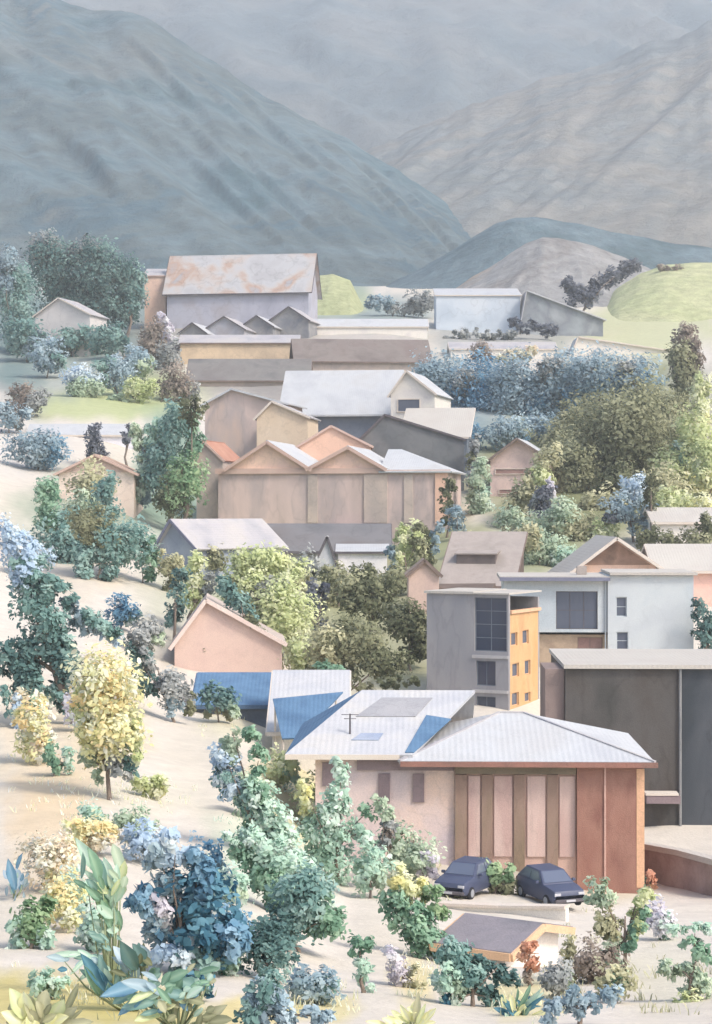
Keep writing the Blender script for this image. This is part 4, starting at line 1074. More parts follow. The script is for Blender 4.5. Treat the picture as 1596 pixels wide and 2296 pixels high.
G2 = 'blue trees behind the brown pink house'
for i, (x, y, r, ry, c, lb) in enumerate([
    (1000,880,66,82,'bluegrey','blue tree left of the row, touching the white gable end'),
    (1085,900,74,92,'blue','blue tree second from the left, above the brown pink house roof'),
    (1175,895,74,90,'bluegrey','grey blue tree third from the left, above the white verge of the brown pink house'),
    (1268,872,70,82,'bluegrey','grey blue tree in the middle of the row below the small white house'),
    (1350,850,64,60,'bluegrey','grey blue tree fourth along the row under the meadow'),
    (1428,850,52,46,'bluegrey','darker blue tree at the right end of the row beside the dark olive tree')]):
    plant('blue_tree', lb, T, (x, y+ry+22), [blob(x,y,r,c,ry),blob(x-r*.5,y-ry*.55,r*.5,'grey' if i % 2 else c,ry*.3),blob(x+r*.45,y+ry*.3,r*.55,'blue' if i != 1 else 'petrol',ry*.5)], 330-4*i, G2, 10)
plant('dark_conifer', 'dark brown olive pointed tree at the right edge below the meadow', T, (1530,920), [(1540,740,1532,850,56,'brown'),(1520,800,1540,880,74,'olive'),(1556,770,1552,850,40,'brown')], 318, None, 10)
G3 = 'olive trees on the right slope'
plant('olive_tree', 'large dark olive tree in the centre of the right slope', T, (1400,1150), [blob(1400,960,92,'olive',92),blob(1340,1040,84,'olive',80),blob(1440,1010,60,'olive',74),blob(1300,1000,44,'olive',50)], 258, G3, 11)
plant('olive_tree', 'dark olive tree left of the largest one, with long hanging boughs', T, (1290,1150), [blob(1282,1050,46,'olive',66),blob(1320,1110,36,'dolive',30),blob(1270,1100,32,'khaki',44)], 250, G3, 11)
plant('olive_tree', 'smaller olive tree at the upper right, under the pointed dark tree', T, (1480,1010), [blob(1480,920,56,'olive',50),blob(1500,960,36,'khaki',36)], 282, G3, 11)
plant('lime_bush', 'large pale yellow green tree at the right edge', T, (1560,1160), [blob(1560,980,44,'lime',70),blob(1520,1050,56,'lime',56),blob(1570,1100,50,'straw',44),blob(1530,1020,20,'mint',30)], 248, None, 11)
plant('lime_bush', 'straw yellow bush high on the right edge beside the dark pointed tree', Bh, (1570,960), [blob(1574,890,26,'lime',60),blob(1560,940,24,'straw',22)], 300, None, 10)
plant('lime_bush', 'pale green rounded bush right of the brown pink house', Bh, (1190,1215), [(1235,1020,1150,1150,64,'khaki'),blob(1160,1170,40,'sage',36),blob(1210,1080,30,'lime',50)], 226, None, 11)
plant('grey_shrub', 'grey blue twiggy shrub in front of the olive trees', Bh, (1225,1205), [blob(1222,1130,26,'slate',50),blob(1232,1100,16,'lilac',24),blob(1205,1120,16,'grey',20)], 220, None, 10)
plant('grey_shrub', 'pale blue grey tree over the white roofed villa', T, (1420,1230), [blob(1425,1090,26,'sky',40),blob(1400,1140,40,'bluegrey',30),blob(1440,1170,36,'bluegrey',32),blob(1370,1160,24,'slate',20)], 212, None, 11)
plant('cypress', 'small dark green conifer beside the pale blue grey tree', 'cypress', (1462,1185), [(1462,1070,1458,1150,34,'dolive')], 208, None, 9)
plant('round_bush', 'dark green round bush standing just over the white villa roof', Bh, (1470,1240), [blob(1452,1206,34,'dolive',26),blob(1500,1214,26,'dolive',22)], 196, None, 10)
plant('round_bush', 'olive bush behind the pink walled annex at the right edge', Bh, (1560,1270), [blob(1560,1220,40,'olive',36),blob(1585,1190,24,'dolive',40)], 196, None, 10)
plant('round_bush', 'sage green spreading bush above the sloping taupe roof', Bh, (1210,1290), [blob(1210,1230,60,'sage',44),blob(1260,1250,44,'mint',24),blob(1180,1200,36,'khaki',30)], 196, None, 11)
plant('column_tree', 'smooth pale green columnar tree left of the brown pink house', T, (1075,1195), [(1074,1040,1070,1150,50,'sage'),(1082,1100,1080,1170,50,'mint')], 234, None, 10)
plant('column_tree', 'grey violet slender tree beside the smooth pale green one', T, (1062,1130), [(1066,990,1062,1090,28,'grey'),(1058,1010,1056,1060,18,'olive')], 250, None, 9)
plant('cypress', 'slim dark green tree at the right corner of the taupe hall', 'cypress', (1002,1200), [(1006,1080,1002,1165,32,'dolive')], 222, None, 9)
plant('round_bush', 'blue grey bush beside the slim dark green tree', Bh, (1025,1200), [blob(1024,1160,20,'bluegrey',36)], 218, None, 9)
plant('weeping_tree', 'tall teal weeping tree left of the taupe hall', T, (385,1175), [(400,930,350,1080,74,'teal'),(350,960,320,1100,56,'mint'),(330,1020,318,1120,46,'bluegrey'),(430,940,430,1010,50,'green'),(300,960,310,1030,30,'sage')], 228, None, 11, 4.8, droop=.7)
plant('round_bush', 'dark olive green bush under the weeping tree', Bh, (405,1165), [blob(410,1070,44,'grass',62),blob(385,1110,40,'dolive',44),blob(430,920,24,'dolive',28)], 222, None, 11)
plant('olive_tree', 'khaki green tree on the slope between the blue trees and the dark olive trees', T, (1310,1010), [blob(1310,940,60,'olive',50),blob(1270,970,40,'khaki',40)], 285, G3, 11)
plant('lime_bush', 'broad khaki and lime bush under the hanging boughs of the dark olive trees', Bh, (1300,1260), [blob(1290,1190,60,'khaki',40),blob(1340,1200,44,'lime',36),blob(1260,1160,36,'sage',36)], 214, None, 11)
plant('lime_bush', 'straw and lime bush at the right edge over the half hidden white house', Bh, (1540,1185), [blob(1520,1130,50,'lime',36),blob(1575,1140,36,'straw',30)], 225, None, 11)
plant('olive_bush', 'khaki bush in the middle of the lawn behind the dark olive bushes', Bh, (760,1400), [blob(760,1330,40,'khaki',40),blob(745,1290,26,'olive',30)], 180, None, 11)
plant('sage_bush', 'sage green bush right of the pink house above the white roofs', Bh, (690,1530), [blob(680,1470,44,'lime',46),blob(720,1490,34,'olive',34)], 140, None, 12)
for (x, y, r, ry, c, c2, yb, YY, lb) in [
    (1240,1080,50,44,'khaki','olive',1150,252,'khaki tree directly behind the brown pink house gable'),
    (1180,1060,36,40,'lime','sage',1150,250,'pale lime tree touching the right wall of the brown pink house'),
    (1480,1100,60,50,'khaki','lime',1180,236,'khaki and lime tree between the dark conifer and the right edge'),
    (1390,1080,50,40,'dolive','olive',1160,246,'darkest olive tree behind the pale blue grey tree'),
    (1590,1040,36,60,'lime','straw',1180,240,'lime tree cut by the right edge of the view'),
    (1130,1230,40,34,'sage','mint',1290,206,'mint and sage bush on the slope left of the spreading sage bush'),
    (1050,1230,36,34,'khaki','grey',1290,206,'khaki and grey bush behind the sloping taupe roof')]:
    plant('slope_tree', lb, T, (x, yb), [blob(x,y,r,c,ry),blob(x+r*.4,y+ry*.5,r*.6,c2,ry*.5),blob(x-r*.5,y+ry*.4,r*.5,c,ry*.5)], YY, None, 11)
for (x, y, r, ry, c, c2, yb, YY, lb) in [
    (1040,975,44,40,'blue','bluegrey',1040,286,'low blue bush under the left end of the blue trees'),
    (1130,970,50,36,'bluegrey','blue',1040,284,'low blue grey bush under the blue trees, beside the brown gable'),
    (1220,965,44,36,'bluegrey','grey',1030,290,'low grey blue bush under the middle of the blue trees'),
    (960,840,30,30,'bluegrey','sky',890,330,'small pale blue bush against the right corner of the white gable wing')]:
    plant('blue_bush', lb, Bh, (x, yb), [blob(x,y,r,c,ry),blob(x+r*.4,y+ry*.5,r*.6,c2,ry*.5)], YY, None, 10)
for (x, y, r, ry, c, c2, lb) in [
    (60,760,40,40,'teal','bluegrey','teal bush left of the pale lilac cottage'),
    (105,800,36,34,'bluegrey','teal','grey teal bush below the left corner of the pale lilac cottage'),
    (250,760,44,30,'teal','deep','teal bush right of the pale lilac cottage, under the trees'),
    (300,810,40,34,'bluegrey','sage','grey sage bush left of the brown tree on the upper slope'),
    (160,760,40,26,'teal','sage','teal and sage bush straight in front of the pale lilac cottage'),
    (20,930,34,30,'bluegrey','grey','grey blue bush at the left edge below the grey mauve bush'),
    (470,1250,34,30,'khaki','olive','khaki bush in front of the blue grey gabled house, right side'),
    (690,1270,30,30,'grey','olive','grey olive bush before the narrow pointed hut'),
    (650,1290,40,36,'lime','khaki','lime bush before the grey shed'),
    (820,1300,36,34,'dolive','olive','dark bush right under the small white hut'),
    (70,1250,40,36,'sky','teal','sky blue and teal bush left of the broad teal bushes'),
    (270,1370,36,30,'blue','teal','blue teal bush between the leaning tree and the broad teal bushes'),
    (330,1420,34,40,'grey','sage','grey sage bush left of the pink gabled house'),
    (470,1440,30,40,'olive','khaki','olive bush at the left corner of the pink gabled house')]:
    plant('round_bush', lb, Bh, (x, y+ry+14), [blob(x,y,r,c,ry),blob(x+r*.5,y+ry*.3,r*.6,c2,ry*.6)], None, None, 11)
for (x, y, r, ry, c, c2, lb) in [
    (78,1640,44,70,'ochre','peach','pale ochre and peach shrub left of the yellow ochre tree'),
    (70,1580,36,40,'peach','ochre','peach shrub at the foot of the leaning tree'),
    (200,1870,70,40,'ochre','peach','low ochre shrub on the slope under the yellow ochre tree'),
    (120,1930,60,60,'peach','ochre','broad peach ochre shrub above the round green bush'),
    (140,2030,44,50,'ochre','straw','ochre shrub left of the large blue shrub'),
    (330,1760,44,26,'lime','straw','low straw and lime shrub right of the yellow ochre tree'),
    (170,1590,26,44,'lilac','sky','pale lilac shrub beside the trunk of the leaning tree'),
    (300,1850,40,34,'sage','mint','pale sage bush above the large blue shrub'),
    (215,1840,34,36,'mint','green','mint bush above the green big leaf plant')]:
    plant('soft_shrub', lb, Bh, (x, y+ry+10), [blob(x,y,r,c,ry),blob(x+r*.4,y+ry*.4,r*.6,c2,ry*.6),blob(x-r*.4,y-ry*.4,r*.5,c,ry*.4)], None, None, 12, 3.0, trunk=False)
for (x, y, r, ry, c, c2, yb, YY, lb) in [
    (1250,1000,50,44,'olive','khaki',1070,272,'olive tree at the left end of the dark olive trees, over the brown gable'),
    (1350,1130,60,36,'khaki','olive',1200,236,'low khaki tree in front of the darkest olive tree'),
    (1440,920,60,50,'olive','dolive',1010,292,'olive tree directly left of the pointed dark tree'),
    (1230,1190,40,40,'sage','khaki',1262,216,'sage and khaki bush right of the spreading sage bush'),
    (1520,980,50,40,'khaki','lime',1060,268,'khaki tree below the pointed dark tree')]:
    plant('slope_tree', lb, T, (x, yb), [blob(x,y,r,c,ry),blob(x+r*.4,y+ry*.5,r*.6,c2,ry*.5),blob(x-r*.5,y+ry*.4,r*.5,c,ry*.5)], YY, None, 11)
G4 = 'teal bushes under the pinkish house'
plant('blue_bush', 'dusty blue tree at the left of the white low house', T, (85,1070), [blob(80,1000,62,'bluegrey',38),blob(120,1015,34,'blue',30),blob(88,1040,24,'bluegrey',22)], 246, None, 10)
plant('cypress', 'black slate pointed cypress behind the peach edged roof', 'cypress', (210,1040), [(210,975,210,1015,44,'slate'),(225,1010,228,1028,26,'slate')], 250, None, 9)
plant('cypress', 'thin dark slate cypress right of the pointed cypress', 'cypress', (286,1010), [(290,960,282,990,20,'slate')], 258, None, 8)
plant('round_bush', 'khaki rounded bush in front of the pinkish house gable', Bh, (200,1180), [blob(200,1085,46,'khaki',44),blob(195,1130,36,'sage',34),blob(190,1170,40,'olive',50)], 212, None, 11)
plant('cypress', 'teal pointed tree at the right of the khaki bush', 'cypress', (232,1230), [(238,1080,232,1190,58,'teal')], 206, None, 11)
plant('teal_bush', 'broad teal bush at the left end below the pinkish house', Bh, (120,1260), [blob(104,1130,32,'green',70),blob(130,1210,56,'teal',56),blob(170,1240,50,'teal',44)], None, G4, 12)
plant('teal_bush', 'broad teal bush in the middle, hanging down in two lobes', Bh, (220,1300), [blob(240,1220,70,'teal',46),(190,1240,200,1300,50,'teal'),(250,1250,240,1290,46,'teal'),blob(205,1180,50,'olive',40)], None, G4, 12)
plant('teal_bush', 'broad teal bush at the right end beside the blue grey gabled house', Bh, (320,1310), [blob(300,1220,50,'teal',44),(330,1220,336,1290,44,'green'),(345,1300,300,1370,30,'teal')], None, G4, 12)
plant('grey_shrub', 'khaki grey shrub below the blue grey gable', Bh, (378,1320), [blob(378,1270,28,'khaki',30),(390,1280,370,1340,26,'olive')], 176, None, 11)
plant('cypress', 'narrow dark teal tree between the pink house and the khaki shrub', 'cypress', (390,1420), [(402,1290,388,1390,44,'deep')], 150, None, 11)
plant('lime_bush', 'upright lime bush right of the narrow dark teal tree', Bh, (425,1400), [(440,1260,422,1360,54,'lime'),(470,1290,460,1330,30,'grey')], 155, None, 11)
plant('lime_tree', 'big yellow green tree behind the pink gabled house', T, (630,1470), [blob(580,1260,70,'lime',40),blob(560,1320,60,'lime',56),blob(640,1380,64,'lime',76),blob(600,1320,52,'grey',28),(650,1370,632,1420,30,'grey'),(520,1300,555,1380,50,'olive'),(585,1390,600,1440,44,'olive')], None, None, 12, 4.6)
plant('dark_shrub', 'dark slate upright shrub with ragged edge right of the yellow green tree', Bh, (718,1420), [(705,1320,716,1410,42,'slate'),(735,1310,720,1330,24,'slate')], 165, None, 11)
plant('dark_shrub', 'blue green shrub over the right slope of the pink house roof', Bh, (560,1430), [(500,1310,560,1390,44,'teal'),(540,1380,590,1430,36,'dolive')], 140, None, 11)
G5 = 'dark olive bushes left of the grey tower'
plant('olive_bush', 'dark olive bush highest of those left of the grey tower', Bh, (830,1420), [blob(830,1350,52,'dolive',46),blob(790,1330,36,'olive',40),blob(880,1320,24,'dolive',34)], None, G5, 12)
plant('olive_bush', 'dark olive bush touching the left wall of the grey tower', Bh, (920,1480), [blob(910,1390,44,'dolive',50),blob(940,1420,26,'dolive',60),blob(930,1455,28,'dolive',24)], 150, G5, 12)
plant('olive_bush', 'wide olive bush with rusty patch nearest the white roofs', Bh, (780,1540), [blob(790,1440,66,'olive',52),blob(850,1480,56,'dolive',40),blob(735,1450,44,'khaki',44),(760,1500,820,1540,44,'olive')], 134, G5, 12)
plant('olive_bush', 'low green hedge bush in front of the wide olive bush', Bh, (890,1545), [(850,1535,930,1525,24,'dolive'),blob(740,1500,36,'green',20)], 128, G5, 11, trunk=False)
plant('cypress', 'tall olive cypress below the right end of the taupe hall', 'cypress', (920,1310), [(945,1170,935,1270,34,'olive'),(900,1190,890,1290,36,'lime'),(880,1220,876,1290,24,'bluegrey')], 196, None, 11)
plant('lime_bush', 'yellow green bush right of the small white hut', Bh, (930,1300), [blob(930,1220,34,'lime',40),(960,1190,966,1260,30,'dolive'),(985,1180,975,1230,26,'bluegrey')], 200, None, 10)
plant('olive_bush', 'olive bush between the small white hut and the tiny pink hut', Bh, (880,1330), [blob(890,1300,34,'olive',28),blob(930,1305,22,'khaki',24)], 184, G5, 11)
plant('teal_bush', 'teal bush at the right edge beside the pale grey block', Bh, (1580,1470), [(1572,1350,1580,1450,40,'deep'),(1592,1390,1590,1450,30,'teal')], 150, None, 11)
# left foreground slope
plant('slanting_tree', 'leaning blue teal tree that crosses the left slope', T, (165,1625), [(15,1190,60,1300,80,'sky'),(40,1260,110,1330,50,'teal'),(60,1330,130,1420,90,'teal'),(110,1300,160,1350,40,'teal'),(150,1360,200,1410,50,'bluegrey'),
      (60,1430,50,1520,80,'deep'),(110,1430,150,1500,86,'deep'),(20,1470,60,1540,70,'deep'),(150,1440,160,1480,50,'teal'),(130,1540,150,1600,44,'deep'),(200,1380,250,1420,46,'teal'),(40,1500,130,1560,36,'teal'),(240,1420,262,1440,26,'sky')], 92, None, 13, 4.6, limb=12)
plant('drooping_shrub', 'blue green hanging shrub at the left edge under the leaning tree', Bh, (35,1640), [(8,1540,20,1600,14,'teal'),(40,1560,42,1630,16,'sky'),(75,1560,82,1590,14,'green')], 88, None, 12)
plant('ochre_tree', 'yellow ochre tree with green and grey fringe in the left foreground', T, (245,1800), [blob(240,1530,76,'ochre',66),blob(245,1640,66,'ochre',70),blob(225,1660,40,'straw',40),(185,1560,190,1660,40,'lime'),(300,1600,302,1700,36,'lime'),(310,1650,290,1730,26,'teal'),(195,1690,225,1740,44,'sage'),(255,1700,275,1740,40,'grey')], 70, None, 14, 4.4)
plant('grey_bush', 'grey teal bush with crisp round lobes left of the blue lean-to roof', Bh, (390,1620), [(300,1420,330,1490,40,'grey'),(300,1460,330,1540,60,'deep'),blob(385,1540,44,'grey',34),(390,1560,385,1590,40,'bluegrey'),(425,1560,425,1590,26,'olive')], 112, None, 12)
plant('teal_bush', 'dark teal bush hanging over the blue lean-to roof', Bh, (490,1620), [(470,1560,510,1570,60,'deep'),(440,1600,520,1606,16,'khaki')], 113, None, 12)
plant('round_bush', 'small bright green bush standing alone on the ochre ground', Bh, (122,1745), [(115,1690,125,1725,44,'green'),(150,1690,155,1720,22,'mint')], None, None, 13)
plant('round_bush', 'green round bush at the lower left edge with mint fringe', Bh, (70,2130), [blob(74,2070,42,'grass',50),(36,2060,46,2160,36,'mint'),(100,2090,110,2140,30,'mint')], None, None, 15, 5)
# middle foreground
plant('tall_shrub', 'tall sage shrub with two upright plumes in the middle foreground', T, (560,1930), [(528,1600,516,1700,42,'sage'),(568,1650,585,1790,48,'green'),(500,1690,520,1760,60,'sky'),(500,1730,590,1850,60,'teal'),(570,1780,640,1890,80,'mint'),(560,1840,600,1900,60,'green')], 66, None, 13)
plant('mint_shrub', 'pale mint shrub in front of the lilac left wall of the brick house', Bh, (760,1990), [(760,1710,765,1820,44,'mint'),(745,1820,760,1950,96,'mint'),(700,1860,720,1920,70,'mint'),(680,1760,700,1830,40,'straw'),(800,1840,830,1900,40,'mint'),(820,1810,830,1830,24,'green')], 70, None, 13, 3.4)
plant('mint_shrub', 'straggly pale green shrub with grey twigs right of the pale mint shrub', Bh, (860,1990), [(880,1850,850,1900,36,'grey'),(840,1890,800,1960,24,'mint'),(850,1800,870,1830,34,'sage'),(905,1900,870,1940,22,'sage'),(870,1860,875,1900,26,'brown')], 72, None, 12, 3.0)
plant('mint_shrub', 'long slanting mint green shrub left of the teal bush', Bh, (640,2060), [(530,1900,600,2000,64,'green'),(560,1880,690,1970,80,'mint'),(600,1960,650,2040,70,'green'),(660,1990,720,2030,50,'mint'),(505,1878,545,1900,18,'mint')], 58, None, 13)
plant('teal_bush', 'dense dark teal bush in the centre of the foreground', Bh, (670,2140), [blob(680,2020,66,'teal',64),blob(620,2080,54,'deep',40),blob(730,2060,40,'green',50),(590,2110,560,2160,66,'deep'),(640,2090,600,2140,50,'teal')], 56, None, 14, 5)
plant('teal_bush', 'wide grey teal bush at the bottom centre edge', Bh, (640,2320), [(570,2230,640,2280,80,'bluegrey'),(600,2200,560,2280,70,'teal'),(700,2270,740,2290,40,'bluegrey')], 33, None, 16, 5)
plant('green_bush', 'green bush with yellow tips left of the parked cars', Bh, (940,2150), [(890,1970,940,2000,60,'straw'),(890,2020,950,2100,86,'green'),(960,2000,985,2060,44,'grass'),(930,2080,970,2120,70,'green')], 62, None, 14, 5)
plant('sapling', 'small green sapling standing on bare pale ground at the bottom', Bh, (815,2230), [blob(808,2120,26,'green',24),(810,2160,828,2220,36,'mint')], 46, None, 13)
plant('grey_bush', 'grey beige dry bush beside the small green sapling', Bh, (900,2215), [(880,2140,900,2190,54,'lilac'),(930,2180,930,2230,36,'khaki')], 47, None, 13, 3)
plant('teal_bush', 'sprawling teal bush below the lilac grey roof', Bh, (1060,2290), [(1000,2130,1060,2190,70,'teal'),(1040,2200,1100,2230,56,'deep'),(1000,2240,980,2290,40,'petrol'),(1090,2230,1130,2270,44,'teal'),(1050,2150,1150,2200,34,'deep')], 44, None, 14, 5)
plant('round_bush', 'green and olive bush between the two parked cars', Bh, (1110,2008), [blob(1110,1950,50,'grass',22),(1090,1960,1150,2000,50,'olive'),(1125,1990,1120,2006,40,'brown')], 84, None, 12)
plant('round_bush', 'small green tuft at the foot of the red brown wall', Bh, (1440,1985), [blob(1440,1972,24,'green',12)], 90, None, 11, trunk=False)
plant('flowering_shrub', 'pale yellow green shrub with rust red tip at the right', T, (1400,2200), [blob(1350,2010,26,'sage',36),blob(1365,2070,32,'khaki',40),(1450,2000,1420,2100,40,'lime'),(1445,2040,1405,2130,34,'green'),(1370,2100,1385,2180,50,'sage'),(1455,1960,1460,1980,20,'rust')], 62, None, 13)
plant('grey_bush', 'brown grey bush at the foot of the pale yellow green shrub', Bh, (1330,2210), [blob(1330,2150,44,'brown',40),(1275,2110,1285,2190,32,'khaki'),(1310,2200,1290,2220,40,'grey')], 52, None, 13, 4)
plant('grey_bush', 'blue grey low bush at the bottom right of the centre', Bh, (1300,2300), [(1220,2280,1290,2220,50,'bluegrey'),(1290,2260,1370,2230,54,'bluegrey')], 38, None, 14, 4)
plant('palm_shrub', 'light green arching shrub at the lower right edge', Bh, (1550,2290), [(1470,2170,1550,2170,36,'sage'),(1540,2110,1590,2150,34,'green'),(1560,2180,1560,2270,60,'sage'),(1540,2250,1590,2270,60,'lime'),(1500,2080,1590,2085,20,'mint')], 44, None, 13, 4)

# ------------------------------------------------------------------ large leaved plants of the near foreground: each leaf its own part
_blades = {}
def blade_mesh(col, var):
    k = (col, var)
    if k in _blades: return _blades[k]
    rnd = random.Random(hash(var) % 999 + 5)
    prof = [(0,.08),(.14,.30),(.34,.48),(.56,.50),(.76,.38),(.92,.18),(1.0,.02)]
    V, F, T = [], [], []
    bend = rnd.uniform(.10, .22)
    for i, (t, w) in enumerate(prof):
        j = rnd.uniform(.88, 1.12); z = math.sin(t*1.7)*bend
        V += [(-w*j, t, z+.10*w), (-w*.5, t+.01, z+.02), (0, t+.015, z-.05*w), (w*.5, t+.01, z+.02), (w*j, t, z+.10*w)]
        T += [rnd.random()*.5+.1*(i % 2), .45, .75, .5, rnd.random()*.6]
    for i in range(len(prof)-1):
        for k_ in range(4): F.append((i*5+k_, i*5+k_+1, i*5+k_+6, i*5+k_+5))
    me = bpy.data.meshes.new('leaf'); me.from_pydata(V, [], F)
    me.polygons.foreach_set('use_smooth', [True]*len(F))
    at = me.attributes.new('tint', 'FLOAT', 'POINT'); at.data.foreach_set('value', T)
    me.materials.append(leaf_mat(col, *PAL[col]))
    _blades[k] = me
    return me

def leafy_plant(name, label, cat, base, Y, leaves, group=None, fill=0):
    """leaves: (foot x, foot y, tip x, tip y, width, colour): one leaf object each, with a stem to the foot of the plant."""
    _seed[0] += 1
    rnd = random.Random(_seed[0])
    foot = P(base[0], base[1], Y); foot.z = gz(base[0], Y) + .03
    root = empty(name, foot); tag(root, label, cat, group)
    m = K*Y
    st = MB()
    allv = []
    names = [l[5] for l in leaves]
    for (x0, y0, x1, y1, w, col) in leaves:
        allv.append((x0, y0, x0+(x1-x0)*.8, y0+(y1-y0)*.8, w*.62, col))
        for q in range(5):
            a = rnd.uniform(-.7, .7); s = rnd.uniform(.30, .56); dx, dy_ = (x1-x0)*s, (y1-y0)*s
            k_ = rnd.uniform(.05, .45); ox, oy = (base[0]-x0)*k_ + rnd.gauss(0, 12), (base[1]-y0)*k_*.6 + rnd.gauss(0, 12)
            allv.append((x0+ox, y0+oy, x0+ox+dx*math.cos(a)-dy_*math.sin(a), y0+oy+dx*math.sin(a)+dy_*math.cos(a), w*rnd.uniform(.28, .48), col if rnd.random() < .6 else rnd.choice(names)))
    for n, (x0, y0, x1, y1, w, col) in enumerate(allv):
        dy = rnd.uniform(-.5, .5)*60*m
        A = P(x0, y0, Y) + Vector((0, dy, 0)); B = P(x1, y1, Y) + Vector((0, dy + rnd.uniform(-.5, .2)*math.hypot(x1-x0, y1-y0)*m, 0))
        d = B - A; L = d.length; d.normalize()
        nrm = Vector((rnd.uniform(-.2,.45), -.75, rnd.uniform(.25,.7))); nrm = (nrm - d*nrm.dot(d)).normalized()
        s = d.cross(nrm)
        M = Matrix((( s.x*w*m, d.x*L, nrm.x*L, A.x-foot.x), (s.y*w*m, d.y*L, nrm.y*L, A.y-foot.y), (s.z*w*m, d.z*L, nrm.z*L, A.z-foot.z), (0,0,0,1)))
        o = bpy.data.objects.new('leaf', blade_mesh(col, n % 5)); C.objects.link(o)
        o.parent = root; o.matrix_local = M
        q = A - foot
        if n % 3 == 0: st.tube([(q.x*.15, q.y*.15, -.05), (q.x*.7, q.y*.7, q.z*.45), tuple(q + d*.05)], [.025, .018, .010], 5)
    st.build('stem', W('green_stem', [(130,140,110),(150,158,126)], scale=3), root, smooth=True)
    return root

for (x, y, r, ry, c, c2, lb) in [
    (700,2200,60,40,'bluegrey','teal','grey teal bush right of the wide one at the bottom centre edge'),
    (600,2140,56,50,'deep','teal','darkest teal bush left of the dense one in the centre foreground'),
    (520,1985,34,40,'mint','sage','mint bush between the large blue shrub and the slanting shrub'),
    (830,1950,44,50,'mint','sage','mint bush at the left foot of the lilac wall'),
    (170,2010,40,50,'mint','teal','mint and teal bush left of the green big leaf plant'),
    (250,2170,44,36,'teal','mint','teal bush in front of the dark green pointed plant'),
    (110,2200,40,30,'mint','sage','pale mint bush above the yellow corner plant'),
    (520,2080,40,44,'blue','petrol','blue bush touching the right side of the large blue shrub'),
    (330,1880,44,44,'sky','bluegrey','sky blue bush behind the large blue shrub'),
    (470,1930,36,60,'blue','bluegrey','tall blue bush behind the right leaves of the large blue shrub'),
    (420,2200,50,30,'petrol','teal','petrol blue bush at the foot of the large blue shrub'),
    (560,1780,40,50,'sage','mint','sage bush beside the tall shrub with upright plumes'),
    (640,1720,36,44,'lime','mint','pale lime bush near the carport posts'),
    (1250,2190,44,36,'grey','sage','grey sage bush right of the turquoise fan shaped plant'),
    (1380,2200,50,36,'khaki','green','khaki green bush near the brown grey bush at lower right'),
    (850,1850,50,60,'mint','sage','tall mint bush covering the lilac wall below its first shutter'),
    (950,1930,40,40,'sage','lilac','sage bush at the foot of the wall left of the stripes'),
    (905,1900,40,60,'sage','brown','sage and brown bush covering the left end of the lilac wall'),
    (705,1800,40,50,'lime','straw','straw yellow bush under the left eave of the brick house'),
    (500,2140,40,40,'mint','green','mint green bush right of the large blue shrub'),
    (210,2080,36,50,'mint','teal','mint teal bush under the green big leaf plant'),
    (1010,2200,36,40,'mint','sage','pale mint bush left of the sprawling teal bush'),
    (1480,2060,34,40,'lilac','mint','pale lilac twiggy bush below the terrace wall')]:
    plant('round_bush', lb, Bh, (x, min(y+ry+16, 2288)), [blob(x,y,r,c,ry),blob(x+r*.4,y+ry*.4,r*.6,c2,ry*.6),blob(x-r*.5,y+ry*.2,r*.4,c,ry*.4)], None, None, 13, 3.2)
plant('blue_shrub', 'large rounded deep blue shrub in the lower left foreground', Bh, (405,2190), [blob(450,2050,74,'petrol',92),blob(480,2110,50,'petrol',40),(380,1880,400,1960,56,'sky'),(345,1900,370,1990,56,'bluegrey'),(440,1910,455,1990,60,'blue'),(320,1990,350,2080,60,'blue'),blob(370,2080,50,'bluegrey',56),blob(390,2130,46,'sky',40),blob(520,2100,40,'blue',36),(350,2010,380,2060,34,'lilac'),blob(430,2160,44,'teal',28)], None, None, 22, 5.5)
plant('rust_shrub', 'small rust orange shrub beside the lilac grey roof', Bh, (1188,2215), [blob(1188,2140,22,'rust',34),(1182,2180,1186,2205,14,'brown')], None, None, 12, 5)
leafy_plant('big_leaf_plant', 'green plant of slanting broad leaves left of the large blue shrub', 'plant', (250,2120), 40, [
 (215,1960,150,1850,44,'mint'),(225,1980,180,1870,50,'green'),(235,2000,200,1900,46,'teal'),(250,2040,205,1930,54,'green'),(245,2050,190,1990,44,'grass'),(250,2080,215,1990,40,'green'),(260,2010,225,1900,46,'mint'),(270,1960,240,1880,44,'sage'),(262,1990,280,1910,36,'lime'),(240,2090,195,2060,40,'mint'),(245,2110,190,2090,30,'teal')])
leafy_plant('big_leaf_plant', 'dark green plant with pointed leaves at the lower left', 'plant', (300,2210), 37, [
 (310,2170,265,2070,54,'deep'),(325,2165,285,2090,48,'deep'),(320,2175,300,2110,40,'dolive'),(240,2220,165,2105,44,'petrol'),(225,2230,180,2130,34,'green'),(240,2225,210,2120,36,'teal'),(290,2170,240,2110,40,'sky'),(300,2210,320,2150,40,'bluegrey'),(330,2210,370,2160,44,'teal'),(200,2150,90,2160,30,'mint'),(150,2150,95,2140,28,'bluegrey'),(250,2200,230,2150,24,'mint')])
leafy_plant('big_leaf_plant', 'blue green and olive low plant at the bottom left', 'plant', (400,2290), 33, [
 (330,2210,200,2250,54,'blue'),(350,2215,250,2190,44,'bluegrey'),(350,2240,260,2260,44,'teal'),(400,2200,470,2230,56,'teal'),(370,2200,440,2170,44,'green'),(350,2230,420,2270,48,'khaki'),(400,2230,470,2260,44,'olive'),(300,2230,240,2260,40,'teal'),(420,2230,470,2200,36,'mint'),(360,2270,290,2290,40,'lime'),(450,2290,530,2240,40,'khaki'),(470,2285,540,2280,40,'olive'),(340,2260,390,2240,34,'straw'),(470,2180,500,2150,40,'mint'),(440,2190,510,2170,30,'green')])
